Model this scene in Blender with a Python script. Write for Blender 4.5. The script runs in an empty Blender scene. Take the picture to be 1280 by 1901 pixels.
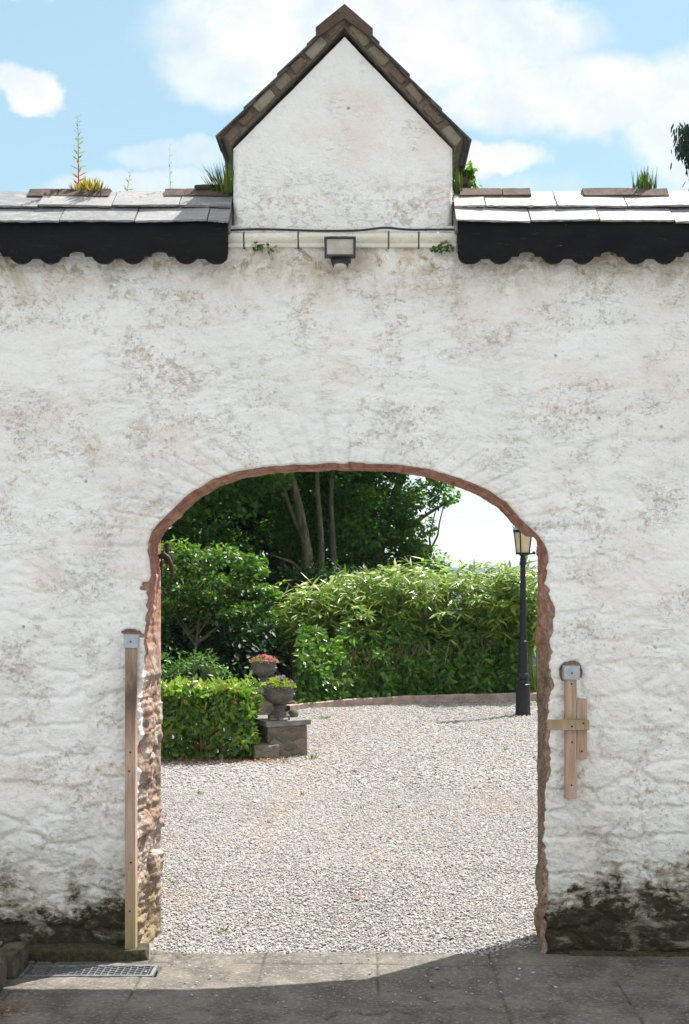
import bpy, bmesh, math, random
import numpy as np
from mathutils import Vector, Matrix

# ------------------------------------------------------------------ camera, sky, sun, exposure
SC = bpy.context.scene
COL = SC.collection
F, CX, HY, CAMZ, CAMD = 2380.0, 680.0, 1072.0, 2.06, 7.0
cam_d = bpy.data.cameras.new('camera')
cam = bpy.data.objects.new('camera', cam_d); COL.objects.link(cam)
cam.location = (0, -CAMD, CAMZ); cam.rotation_euler = (math.radians(90), 0, 0)
cam_d.sensor_fit = 'HORIZONTAL'; cam_d.sensor_width = 36
cam_d.lens = 36 * F / 1280
cam_d.shift_x = (640 - CX) / 1280; cam_d.shift_y = (HY - 950.5) / 1280
cam_d.clip_start = 0.05; cam_d.clip_end = 6000
SC.camera = cam

SUN_EL = 59.5
SUN_AZ = math.degrees(math.atan2(0.44, 0.386))        # from +Y towards +X
sun_d = bpy.data.lights.new('sun', 'SUN'); sun = bpy.data.objects.new('sun', sun_d); COL.objects.link(sun)
sun_d.energy = 3.9; sun_d.angle = math.radians(0.5); sun_d.color = (1.0, 0.955, 0.89)
ce = math.cos(math.radians(SUN_EL))
SDIR = Vector((math.sin(math.radians(SUN_AZ)) * ce, math.cos(math.radians(SUN_AZ)) * ce, math.sin(math.radians(SUN_EL))))
sun.rotation_euler = SDIR.to_track_quat('Z', 'Y').to_euler()
sun.location = SDIR * 60

SC.view_settings.view_transform = 'Standard'; SC.view_settings.look = 'None'
SC.view_settings.gamma = 1; SC.view_settings.exposure = 1.50
SC.cycles.use_denoising = True
SC.cycles.max_bounces = 8; SC.cycles.diffuse_bounces = 5; SC.cycles.glossy_bounces = 3
SC.cycles.transmission_bounces = 6; SC.cycles.transparent_max_bounces = 6; SC.cycles.volume_bounces = 0
SC.cycles.sample_clamp_indirect = 6


# ------------------------------------------------------------------ node helpers
class G:
    def __init__(s, tree): s.t = tree; s.n = tree.nodes; s.l = tree.links
    def put(s, sock, v):
        if v is None: return
        if isinstance(v, bpy.types.NodeSocket): s.l.new(v, sock)
        elif isinstance(v, (tuple, list)):
            try: sock.default_value = tuple(v) if len(v) == len(sock.default_value) else tuple(v) + (1,)
            except TypeError: sock.default_value = v[0]
        else:
            try: sock.default_value = v
            except TypeError: sock.default_value = (v,) * len(sock.default_value)
    def math(s, op, a, b=None, c=None, clamp=False):
        n = s.n.new('ShaderNodeMath'); n.operation = op; n.use_clamp = clamp
        s.put(n.inputs[0], a); s.put(n.inputs[1], b); s.put(n.inputs[2], c); return n.outputs[0]
    def vmath(s, op, a, b=None):
        n = s.n.new('ShaderNodeVectorMath'); n.operation = op; s.put(n.inputs[0], a); s.put(n.inputs[1], b); return n.outputs[0]
    def noise(s, vec, scale, detail=4, rough=.55, dist=0., col=False):
        n = s.n.new('ShaderNodeTexNoise'); s.put(n.inputs['Vector'], vec); s.put(n.inputs['Scale'], scale)
        n.inputs['Detail'].default_value = detail; n.inputs['Roughness'].default_value = rough; n.inputs['Distortion'].default_value = dist
        return n.outputs['Color' if col else 'Fac']
    def voro(s, vec, scale, feature='F1', out='Distance', rnd=1.):
        n = s.n.new('ShaderNodeTexVoronoi'); n.feature = feature; s.put(n.inputs['Vector'], vec); n.inputs['Scale'].default_value = scale
        n.inputs['Randomness'].default_value = rnd; return n.outputs[out]
    def ss(s, v, lo, hi, a=0., b=1.):
        n = s.n.new('ShaderNodeMapRange'); n.interpolation_type = 'SMOOTHSTEP'
        s.put(n.inputs[0], v); s.put(n.inputs[1], lo); s.put(n.inputs[2], hi); s.put(n.inputs[3], a); s.put(n.inputs[4], b); return n.outputs[0]
    def lin(s, v, lo, hi, a=0., b=1.):
        n = s.n.new('ShaderNodeMapRange'); s.put(n.inputs[0], v); s.put(n.inputs[1], lo); s.put(n.inputs[2], hi); s.put(n.inputs[3], a); s.put(n.inputs[4], b); return n.outputs[0]
    def mix(s, f, a, b, blend='MIX'):
        n = s.n.new('ShaderNodeMix'); n.data_type = 'RGBA'; n.blend_type = blend
        s.put(n.inputs[0], f); s.put(n.inputs[6], a); s.put(n.inputs[7], b); return n.outputs[2]
    def ramp(s, f, stops, interp='LINEAR'):
        n = s.n.new('ShaderNodeValToRGB'); cr = n.color_ramp; cr.interpolation = interp
        while len(cr.elements) < len(stops): cr.elements.new(.5)
        for e, (p, c) in zip(cr.elements, stops): e.position = p; e.color = tuple(c) + (1,)
        s.put(n.inputs[0], f); return n.outputs[0]
    def attr(s, name):
        n = s.n.new('ShaderNodeAttribute'); n.attribute_name = name; return n.outputs['Fac']
    def sep(s, v):
        n = s.n.new('ShaderNodeSeparateXYZ'); s.put(n.inputs[0], v); return n.outputs
    def comb(s, x, y, z):
        n = s.n.new('ShaderNodeCombineXYZ'); s.put(n.inputs[0], x); s.put(n.inputs[1], y); s.put(n.inputs[2], z); return n.outputs[0]
    def obj(s): return s.n.new('ShaderNodeTexCoord').outputs['Object']
    def bump(s, h, strength, dist, normal=None):
        n = s.n.new('ShaderNodeBump'); s.put(n.inputs['Height'], h); n.inputs['Strength'].default_value = strength
        n.inputs['Distance'].default_value = dist; s.put(n.inputs['Normal'], normal); return n.outputs[0]


def new_mat(name):
    m = bpy.data.materials.new(name); m.use_nodes = True; m.node_tree.nodes.clear()
    return m, G(m.node_tree)


def finish(m, g, color, rough=.8, normal=None, metal=0., spec=.4, trans=0., tcol=None):
    p = g.n.new('ShaderNodeBsdfPrincipled'); o = g.n.new('ShaderNodeOutputMaterial')
    g.put(p.inputs['Base Color'], color); g.put(p.inputs['Roughness'], rough); g.put(p.inputs['Normal'], normal)
    g.put(p.inputs['Metallic'], metal); p.inputs['Specular IOR Level'].default_value = spec
    if trans > 0:
        t = g.n.new('ShaderNodeBsdfTranslucent'); g.put(t.inputs[0], tcol if tcol is not None else color); x = g.n.new('ShaderNodeMixShader')
        x.inputs[0].default_value = trans; g.l.new(p.outputs[0], x.inputs[1]); g.l.new(t.outputs[0], x.inputs[2]); g.l.new(x.outputs[0], o.inputs[0])
    else: g.l.new(p.outputs[0], o.inputs[0])
    return m


def simple(name, a, b, scale=12., rough=.8, bump=.3, bdist=.004, metal=0., spec=.4, detail=6):
    m, g = new_mat(name); v = g.obj(); n = g.noise(v, scale, detail, .6, .3)
    n2 = g.noise(v, scale * 6, 4, .6)
    c = g.mix(g.ss(n, .35, .65), a, b); c = g.mix(g.ss(n2, .5, .75, 0, .35), c, tuple(x * .5 for x in a))
    return finish(m, g, c, g.lin(n2, .3, .7, rough - .08, rough + .08), g.bump(g.math('ADD', n, g.math('MULTIPLY', n2, .5)), bump, bdist), metal, spec)


# ------------------------------------------------------------------ sky with clouds
w = bpy.data.worlds.new('World'); SC.world = w; w.use_nodes = True
g = G(w.node_tree); g.n.clear()
sky = g.n.new('ShaderNodeTexSky'); sky.sky_type = 'NISHITA'; sky.sun_disc = False
sky.sun_elevation = math.radians(SUN_EL); sky.sun_rotation = math.radians(SUN_AZ)
sky.altitude = 150; sky.air_density = 1.15; sky.dust_density = .6; sky.ozone_density = 1.6
d = g.n.new('ShaderNodeTexCoord').outputs['Generated']
sx, sy, sz = g.sep(d)
ay = g.math('MAXIMUM', g.math('ABSOLUTE', sy), .12)
u = g.math('DIVIDE', sx, ay); v = g.math('DIVIDE', sz, ay)
uv = g.comb(u, v, g.math('SIGN', sy))
warp = g.noise(uv, 9., 6, .6)
warp2 = g.noise(g.vmath('ADD', uv, (3.1, 1.7, .4)), 9., 6, .6)
field = None
#        u      v      ru     rv    weight     (tangents of azimuth and elevation)
for (cu, cv, ru, rv, wt) in [(-.015, .43, .16, .07, 1.), (.02, .385, .105, .045, .7), (.10, .425, .10, .036, .9), (.16, .375, .115, .04, .95), (.255, .36, .07, .06, .9),
                             (-.258, .385, .032, .021, .95), (.098, .322, .042, .019, .95), (-.145, .332, .06, .016, .45), (-.17, .305, .1, .016, .6), (-.115, .395, .05, .035, .7),
                             (.10, .475, .08, .03, .55), (.3, .3, .05, .02, .4), (-.27, .47, .045, .016, .75), (.1, .26, .3, .05, .35), (.5, .5, .2, .1, .8), (-.6, .5, .2, .08, .8), (-.45, .3, .08, .05, .8), (.42, .22, .12, .05, .8)]:
    a = g.math('DIVIDE', g.math('SUBTRACT', g.math('ADD', u, g.math('MULTIPLY', g.math('SUBTRACT', warp, .5), .10)), cu), ru)
    b = g.math('DIVIDE', g.math('SUBTRACT', g.math('ADD', v, g.math('MULTIPLY', g.math('SUBTRACT', warp2, .5), .075)), cv), rv)
    r2 = g.math('ADD', g.math('MULTIPLY', a, a), g.math('MULTIPLY', b, b))
    f = g.math('MULTIPLY', g.ss(r2, 1.12, .38), wt)
    field = f if field is None else g.math('MAXIMUM', field, f)
wisp = g.noise(uv, 14., 7, .65, .4)
field = g.math('MULTIPLY', field, g.ss(wisp, .22, .62, .55, 1.))
away = g.math('MAXIMUM', g.ss(sz, .42, .6), g.ss(sy, .1, -.3))                # unseen bright cloud added overhead and behind the camera to lift the wall
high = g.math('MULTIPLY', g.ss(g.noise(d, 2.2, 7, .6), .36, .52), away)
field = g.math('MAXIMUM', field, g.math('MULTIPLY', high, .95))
shade = g.noise(g.vmath('ADD', uv, (.0, .02, 0)), 20., 5, .6)
ccol = g.mix(g.ss(shade, .35, .7), (6.6, 6.8, 7.1), (7.9, 7.9, 7.9))
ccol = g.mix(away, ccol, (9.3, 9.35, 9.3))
skyc = g.mix(.42, sky.outputs[0], (5.2, 7.9, 8.3))
skyc = g.mix(g.ss(v, .16, .0, 0, .9), skyc, (7.4, 7.6, 7.7))
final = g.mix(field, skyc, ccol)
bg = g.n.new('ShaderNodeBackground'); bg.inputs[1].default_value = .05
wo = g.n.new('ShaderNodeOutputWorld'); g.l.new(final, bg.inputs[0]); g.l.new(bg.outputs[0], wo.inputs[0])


# ------------------------------------------------------------------ geometry helpers
def at(px, py, Y):
    s = (CAMD + Y) / F; return ((px - CX) * s, Y, CAMZ - (py - HY) * s)


def gnd(px, py):
    D = F * CAMZ / (py - HY); return ((px - CX) * D / F, D - CAMD)


def _h(ix, iy, iz, seed):
    n = (ix.astype(np.int64) * 374761393 + iy.astype(np.int64) * 668265263 + iz.astype(np.int64) * 2147483647 + seed * 1274126177) & 0xffffffff
    n = ((n ^ (n >> 13)) * 1274126177) & 0xffffffff
    n = ((n ^ (n >> 16)) * 2246822519) & 0xffffffff
    return ((n ^ (n >> 15)) & 0xffffff) / float(0xffffff)


def vnoise(p, seed=0):
    p = np.asarray(p, float); i = np.floor(p).astype(np.int64); f = p - i; f = f * f * f * (f * (f * 6 - 15) + 10)
    r = 0
    for dx in (0, 1):
        for dy in (0, 1):
            for dz in (0, 1):
                wgt = (f[..., 0] if dx else 1 - f[..., 0]) * (f[..., 1] if dy else 1 - f[..., 1]) * (f[..., 2] if dz else 1 - f[..., 2])
                r = r + wgt * _h(i[..., 0] + dx, i[..., 1] + dy, i[..., 2] + dz, seed)
    return r


def fbm(p, octv=4, seed=0, gain=.5):
    p = np.asarray(p, float); r = 0; a = 1; t = 0
    for k in range(octv):
        r = r + a * vnoise(p * (2.03 ** k), seed + k * 17); t += a; a *= gain
    return r / t            # 0..1


def worley(x, z, seed=0):
    ix = np.floor(x).astype(np.int64); iz = np.floor(z).astype(np.int64)
    f1 = np.full(x.shape, 9.); f2 = np.full(x.shape, 9.); cid = np.zeros(x.shape); zero = np.zeros_like(ix)
    for dx in (-1, 0, 1):
        for dz in (-1, 0, 1):
            cx = ix + dx; cz = iz + dz
            px = cx + .15 + .7 * _h(cx, cz, zero, seed); pz = cz + .2 + .6 * _h(cx, cz, zero + 1, seed)
            dd = np.maximum(np.abs(x - px), np.abs(z - pz)) * .7 + .3 * np.hypot(x - px, z - pz)
            idv = _h(cx, cz, zero + 2, seed)
            nearer = dd < f1
            f2 = np.where(nearer, f1, np.minimum(f2, dd)); cid = np.where(nearer, idv, cid); f1 = np.where(nearer, dd, f1)
    return f1, f2, cid


def sstep(x, a, b):
    t = np.clip((x - a) / (b - a), 0, 1); return t * t * (3 - 2 * t)


def link(name, me, mat, parent):
    o = bpy.data.objects.new(name, me); COL.objects.link(o)
    for mm in (mat if isinstance(mat, (list, tuple)) else [mat]): me.materials.append(mm)
    if parent: o.parent = parent
    return o


def mk(name, V, faces, mat, parent=None, smooth=True, fattr=None, vattr=None, origin=None):
    """faces: list of (n,k) int arrays"""
    V = np.asarray(V, np.float32)
    if origin is not None: V = V - np.asarray(origin, np.float32)
    me = bpy.data.meshes.new(name)
    faces = [np.asarray(f, np.int32) for f in faces if len(f)]
    nl = sum(f.size for f in faces); nf = sum(len(f) for f in faces)
    me.vertices.add(len(V)); me.vertices.foreach_set('co', V.ravel())
    me.loops.add(nl); me.loops.foreach_set('vertex_index', np.concatenate([f.ravel() for f in faces]))
    me.polygons.add(nf)
    st = []; k = 0
    for f in faces:
        st.append(k + np.arange(len(f)) * f.shape[1]); k += f.size
    me.polygons.foreach_set('loop_start', np.concatenate(st).astype(np.int32))
    me.update(calc_edges=True); me.validate()
    me.polygons.foreach_set('use_smooth', np.full(len(me.polygons), bool(smooth)))
    for dom, dct in (('FACE', fattr), ('POINT', vattr)):
        for kx, val in (dct or {}).items():
            a = me.attributes.new(kx, 'FLOAT', dom); a.data.foreach_set('value', np.asarray(val, np.float32).ravel())
    o = link(name, me, mat, parent)
    if origin is not None and parent is None: o.location = origin
    return o


def grid_faces(n, m, off=0):
    i, j = np.meshgrid(np.arange(n - 1), np.arange(m - 1), indexing='ij'); a = (i * m + j).ravel() + off
    return np.stack([a, a + m, a + m + 1, a + 1], 1)


def tag(o, label, cat, group=None, kind=None):
    o['label'] = label
    if cat: o['category'] = cat
    if group: o['group'] = group
    if kind: o['kind'] = kind
    return o


def structure(o, label=None):
    o['kind'] = 'structure'
    if label: o['label'] = label
    return o


def thing(name, loc, label, cat, group=None, rz=0.):
    o = bpy.data.objects.new(name, None); COL.objects.link(o); o.location = loc; o.rotation_euler = (0, 0, rz); o.empty_display_size = .1
    return tag(o, label, cat, group)


class MB:
    """collects small hard shapes into one mesh (local coordinates)"""
    def __init__(s): s.bm = bmesh.new()
    def box(s, c, size, rot=(0, 0, 0), bevel=.0, taper=None):
        t = bmesh.new(); bmesh.ops.create_cube(t, size=1)
        if taper:
            for vv in t.verts:
                if vv.co.z > 0: vv.co.x *= taper[0]; vv.co.y *= taper[1]
        bmesh.ops.scale(t, vec=size, verts=t.verts)
        if bevel > 0: bmesh.ops.bevel(t, geom=list(t.edges), offset=bevel, segments=2, affect='EDGES', profile=.6)
        M = Matrix.Translation(c) @ (Matrix.Rotation(rot[2], 4, 'Z') @ Matrix.Rotation(rot[1], 4, 'Y') @ Matrix.Rotation(rot[0], 4, 'X'))
        bmesh.ops.transform(t, matrix=M, verts=t.verts); s._add(t); return s
    def _add(s, t):
        me = bpy.data.meshes.new('t'); t.to_mesh(me); t.free(); s.bm.from_mesh(me); bpy.data.meshes.remove(me)
    def lathe(s, prof, c=(0, 0, 0), seg=28, flute=None):
        t = bmesh.new(); rings = []
        for (r, z) in prof:
            ring = []
            for k in range(seg):
                a = 2 * math.pi * k / seg
                rr = r * (1 + (flute(k, z) if flute else 0)); ring.append(t.verts.new((c[0] + rr * math.cos(a), c[1] + rr * math.sin(a), c[2] + z)))
            rings.append(ring)
        for a, b in zip(rings, rings[1:]):
            for k in range(seg): t.faces.new((a[k], a[(k + 1) % seg], b[(k + 1) % seg], b[k]))
        if prof[0][0] > 1e-5: t.faces.new(list(reversed(rings[0])))
        if prof[-1][0] > 1e-5: t.faces.new(rings[-1])
        s._add(t); return s
    def tube(s, pts, radii, seg=8):
        V, Fc = tube_np(np.array(pts, float), np.full(len(pts), radii, float) if np.isscalar(radii) else np.array(radii, float), seg)
        vs = [s.bm.verts.new(p) for p in V]
        for f in Fc: s.bm.faces.new([vs[i] for i in f])
        for ring in (list(range(seg))[::-1], list(range(len(V) - seg, len(V)))):
            s.bm.faces.new([vs[i] for i in ring])
        return s
    def prism(s, poly, axis, lo, hi):
        """poly list of (a,b); extruded along axis 'Y' (a=x,b=z) or 'X' (a=y,b=z)"""
        t = bmesh.new()
        P = lambda a, b, c: (a, c, b) if axis == 'Y' else (c, a, b)
        A = [t.verts.new(P(a, b, lo)) for a, b in poly]; B = [t.verts.new(P(a, b, hi)) for a, b in poly]
        n = len(poly)
        for k in range(n): t.faces.new((A[k], A[(k + 1) % n], B[(k + 1) % n], B[k]))
        t.faces.new(list(reversed(A))); t.faces.new(B); bmesh.ops.recalc_face_normals(t, faces=t.faces); s._add(t); return s
    def rough(s, amp, scale, seed=0):
        vl = list(s.bm.verts); p = np.array([vv.co[:] for vv in vl]) * scale
        dsp = np.stack([(fbm(p + k * 31.7, 3, seed + k) - .5) * 2 * amp for k in range(3)], 1)
        for vv, dd in zip(vl, dsp): vv.co += Vector(dd)
        return s
    def cut(s, n=1):
        bmesh.ops.subdivide_edges(s.bm, edges=list(s.bm.edges), cuts=n, use_grid_fill=True); return s
    def build(s, name, mat, parent=None, smooth=None, loc=None):
        bmesh.ops.recalc_face_normals(s.bm, faces=s.bm.faces)
        me = bpy.data.meshes.new(name); s.bm.to_mesh(me); s.bm.free()
        o = link(name, me, mat, parent)
        if smooth is not None:
            me.polygons.foreach_set('use_smooth', np.full(len(me.polygons), True))
            me.set_sharp_from_angle(angle=math.radians(smooth))
        if loc is not None: o.location = loc
        return o


def tube_np(P, R, seg=8):
    n = len(P); T = np.gradient(P, axis=0); T /= np.linalg.norm(T, axis=1)[:, None] + 1e-9
    ref = np.array([0, 1., 0]) if abs(T[:, 1]).mean() < .8 else np.array([1., 0, 0])
    U = np.cross(T, ref); U /= np.linalg.norm(U, axis=1)[:, None] + 1e-9; W = np.cross(T, U)
    a = np.linspace(0, 2 * np.pi, seg, endpoint=False)
    V = P[:, None] + R[:, None, None] * (np.cos(a)[None, :, None] * U[:, None] + np.sin(a)[None, :, None] * W[:, None])
    Fc = []
    for i in range(n - 1):
        for k in range(seg): Fc.append((i * seg + k, i * seg + (k + 1) % seg, (i + 1) * seg + (k + 1) % seg, (i + 1) * seg + k))
    return V.reshape(-1, 3), np.array(Fc)


class Tubes:
    def __init__(s): s.V = []; s.F = []; s.n = 0
    def add(s, P, R, seg=6):
        P = np.asarray(P, float); R = np.full(len(P), R, float) if np.isscalar(R) else np.asarray(R, float)
        V, Fc = tube_np(P, R, seg); s.V.append(V); s.F.append(Fc + s.n); s.n += len(V)
    def build(s, name, mat, parent=None, origin=None): return mk(name, np.concatenate(s.V), [np.concatenate(s.F)], mat, parent, origin=origin)


def unit(a): return a / (np.linalg.norm(a, axis=-1, keepdims=True) + 1e-9)


class Leaves:
    def __init__(s, seed=1): s.V = []; s.A = []; s.B = []; s.ta = []; s.tb = []; s.n = 0; s.r = np.random.default_rng(seed)
    def add(s, C, D, Nn, L, W, tint, fold=.25, droop=0., station=.42):
        """C base, D axis, Nn rough normal; leaf = 7 verts: base, two side pairs, tip, midrib"""
        C = np.asarray(C, float); n = len(C); D = unit(np.asarray(D, float)); S = unit(np.cross(D, Nn)); U = unit(np.cross(S, D))
        L = np.broadcast_to(L, (n,))[:, None]; W = np.broadcast_to(W, (n,))[:, None]; tint = np.broadcast_to(tint, (n,))
        base = C; mid = C + D * L * station - U * W * fold * .5; tip = C + D * L - U * L * droop
        l1 = C + D * L * station * .55 + S * W * .42; r1 = C + D * L * station * .55 - S * W * .42
        l2 = C + D * L * (station + .22) + S * W * .45 - U * L * droop * .4; r2 = C + D * L * (station + .22) - S * W * .45 - U * L * droop * .4
        V = np.stack([base, l1, l2, tip, r2, r1, mid], 1).reshape(-1, 3)
        k = s.n + np.arange(n)[:, None] * 7
        s.V.append(V); s.A.append(np.concatenate([k + np.array([[0, 6, 1]]), k + np.array([[0, 5, 6]])])); s.ta.append(np.tile(tint, 2))
        s.B.append(np.concatenate([k + np.array([[1, 6, 3, 2]]), k + np.array([[6, 5, 4, 3]])])); s.tb.append(np.tile(tint, 2)); s.n += 7 * n
    def build(s, name, mat, parent=None, origin=None):
        return mk(name, np.concatenate(s.V), [np.concatenate(s.A), np.concatenate(s.B)], mat, parent, smooth=False,
                  fattr={'tint': np.concatenate(s.ta + s.tb)}, origin=origin)


def rdir(r, n): return unit(r.normal(size=(n, 3)))


# ------------------------------------------------------------------ materials
def leaf_mat(name, stops, rough=.45, trans=.35, spec=.35, tboost=1.6):
    m, g = new_mat(name); t = g.attr('tint'); c = g.ramp(t, stops)
    n = g.noise(g.obj(), 3.5, 3, .6); c = g.mix(g.ss(n, .3, .7, 0, .3), c, g.mix(1., c, (.55, .6, .5), 'MULTIPLY'))
    tc = g.mix(1., c, (1.5 * tboost / 1.6, 1.75 * tboost / 1.6, .55), 'MULTIPLY')
    return finish(m, g, c, rough, None, 0, spec, trans, tc)


M = {}
M['leaf_dark'] = leaf_mat('dark green leaves', [(0, (.012, .034, .012)), (.6, (.022, .06, .018)), (1, (.05, .10, .025))], .5)
M['leaf_maple'] = leaf_mat('maple leaves', [(0, (.018, .052, .010)), (.5, (.06, .135, .022)), (1, (.19, .27, .045))], .4, .4)
M['leaf_oak'] = leaf_mat('oak leaves', [(0, (.04, .10, .02)), (.6, (.085, .18, .035)), (1, (.17, .27, .055))], .45, .55)
M['leaf_mid'] = leaf_mat('fresh green leaves', [(0, (.03, .08, .016)), (.6, (.07, .16, .028)), (1, (.16, .25, .045))], .45)
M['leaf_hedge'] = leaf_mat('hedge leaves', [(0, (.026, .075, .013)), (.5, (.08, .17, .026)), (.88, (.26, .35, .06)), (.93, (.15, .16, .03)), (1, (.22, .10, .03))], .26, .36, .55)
M['leaf_bamboo'] = leaf_mat('bamboo leaves', [(0, (.09, .17, .032)), (.5, (.23, .32, .07)), (.85, (.40, .46, .17)), (1, (.55, .54, .30))], .33, .45, .5)
M['leaf_shrub'] = leaf_mat('shrub leaves', [(0, (.03, .08, .014)), (.6, (.10, .21, .035)), (1, (.25, .34, .08))], .30, .5, .5)
M['leaf_lime'] = leaf_mat('lime bedding leaves', [(0, (.13, .20, .03)), (1, (.36, .40, .08))], .5)
M['leaf_blue'] = leaf_mat('conifer sprays', [(0, (.008, .026, .018)), (1, (.022, .055, .034))], .6, .15)
M['grass'] = leaf_mat('grass blades', [(0, (.05, .10, .02)), (.7, (.10, .16, .03)), (1, (.22, .20, .06))], .5)
M['sedum'] = leaf_mat('sedum leaves', [(0, (.16, .17, .03)), (.6, (.30, .24, .05)), (1, (.35, .15, .04))], .5)
M['willowherb'] = leaf_mat('willowherb leaves', [(0, (.10, .17, .05)), (.45, (.25, .22, .07)), (.7, (.38, .16, .06)), (1, (.36, .03, .05))], .5)
M['pink'] = leaf_mat('pink petals', [(0, (.36, .012, .12)), (1, (.55, .06, .22))], .5, .35, .3, .9)
M['purple'] = leaf_mat('purple petals', [(0, (.09, .015, .20)), (1, (.30, .04, .33))], .5, .35, .3, .9)
M['litter'] = leaf_mat('dead leaves', [(0, (.16, .06, .025)), (.6, (.30, .12, .05)), (1, (.36, .22, .10))], .7, .1)


def bark(name, a, b, moss):
    m, g = new_mat(name); v = g.obj(); s = g.vmath('MULTIPLY', v, (1, 1, .22)); n = g.noise(s, 16, 6, .65, .4)
    c = g.mix(g.ss(n, .35, .65), a, b); c = g.mix(g.ss(g.noise(v, 2.2, 4), .48, .66), c, moss)
    return finish(m, g, c, .9, g.bump(n, .8, .02), 0, .2)


M['bark'] = bark('bark', (.045, .042, .028), (.14, .13, .09), (.075, .09, .035))
M['cane'] = simple('bamboo cane', (.20, .20, .09), (.30, .25, .13), 5, .5, .1)
M['twig'] = simple('twigs', (.10, .06, .035), (.18, .12, .07), 9, .9)
M['iron'] = simple('rusty iron', (.035, .024, .02), (.07, .045, .035), 30, .7, .4, .003, .2)
M['black_iron'] = simple('black painted iron', (.005, .0055, .007), (.010, .0105, .013), 20, .42, .15, .002, 0, .3)
M['lamp_glass'] = None
M['galv'] = simple('galvanised plate', (.30, .34, .38), (.38, .42, .46), 25, .5, .1, .001, .25)
M['grate'] = simple('cast grating', (.10, .105, .115), (.2, .205, .21), 25, .6, .3, .002, .2)
M['terracotta'] = simple('weathered ridge tile', (.055, .038, .031), (.10, .066, .053), 14, .9, .5, .006)
M['urn'] = simple('dark cast stone', (.065, .06, .053), (.125, .115, .10), 16, .85, .5, .006)
M['rock'] = simple('grey brown rock', (.075, .062, .048), (.16, .135, .10), 14, .9, .6, .01)
M['kerbrock'] = simple('mossy kerb stone', (.028, .027, .016), (.10, .082, .058), 8, .95, .7, .01)
M['moss'] = simple('moss', (.022, .024, .012), (.06, .055, .026), 40, .95, .8, .01)
M['cable'] = simple('black cable', (.015, .016, .02), (.03, .032, .04), 20, .5)
M['white_glass'] = None


def mat_lampglass():
    m, g = new_mat('opal lamp glass'); v = g.obj(); n = g.noise(v, 9, 4)
    c = g.mix(g.ss(n, .35, .7), (.80, .70, .46), (.86, .82, .66)); return finish(m, g, c, .25, None, 0, .5, .55)


M['lamp_glass'] = mat_lampglass()


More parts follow.
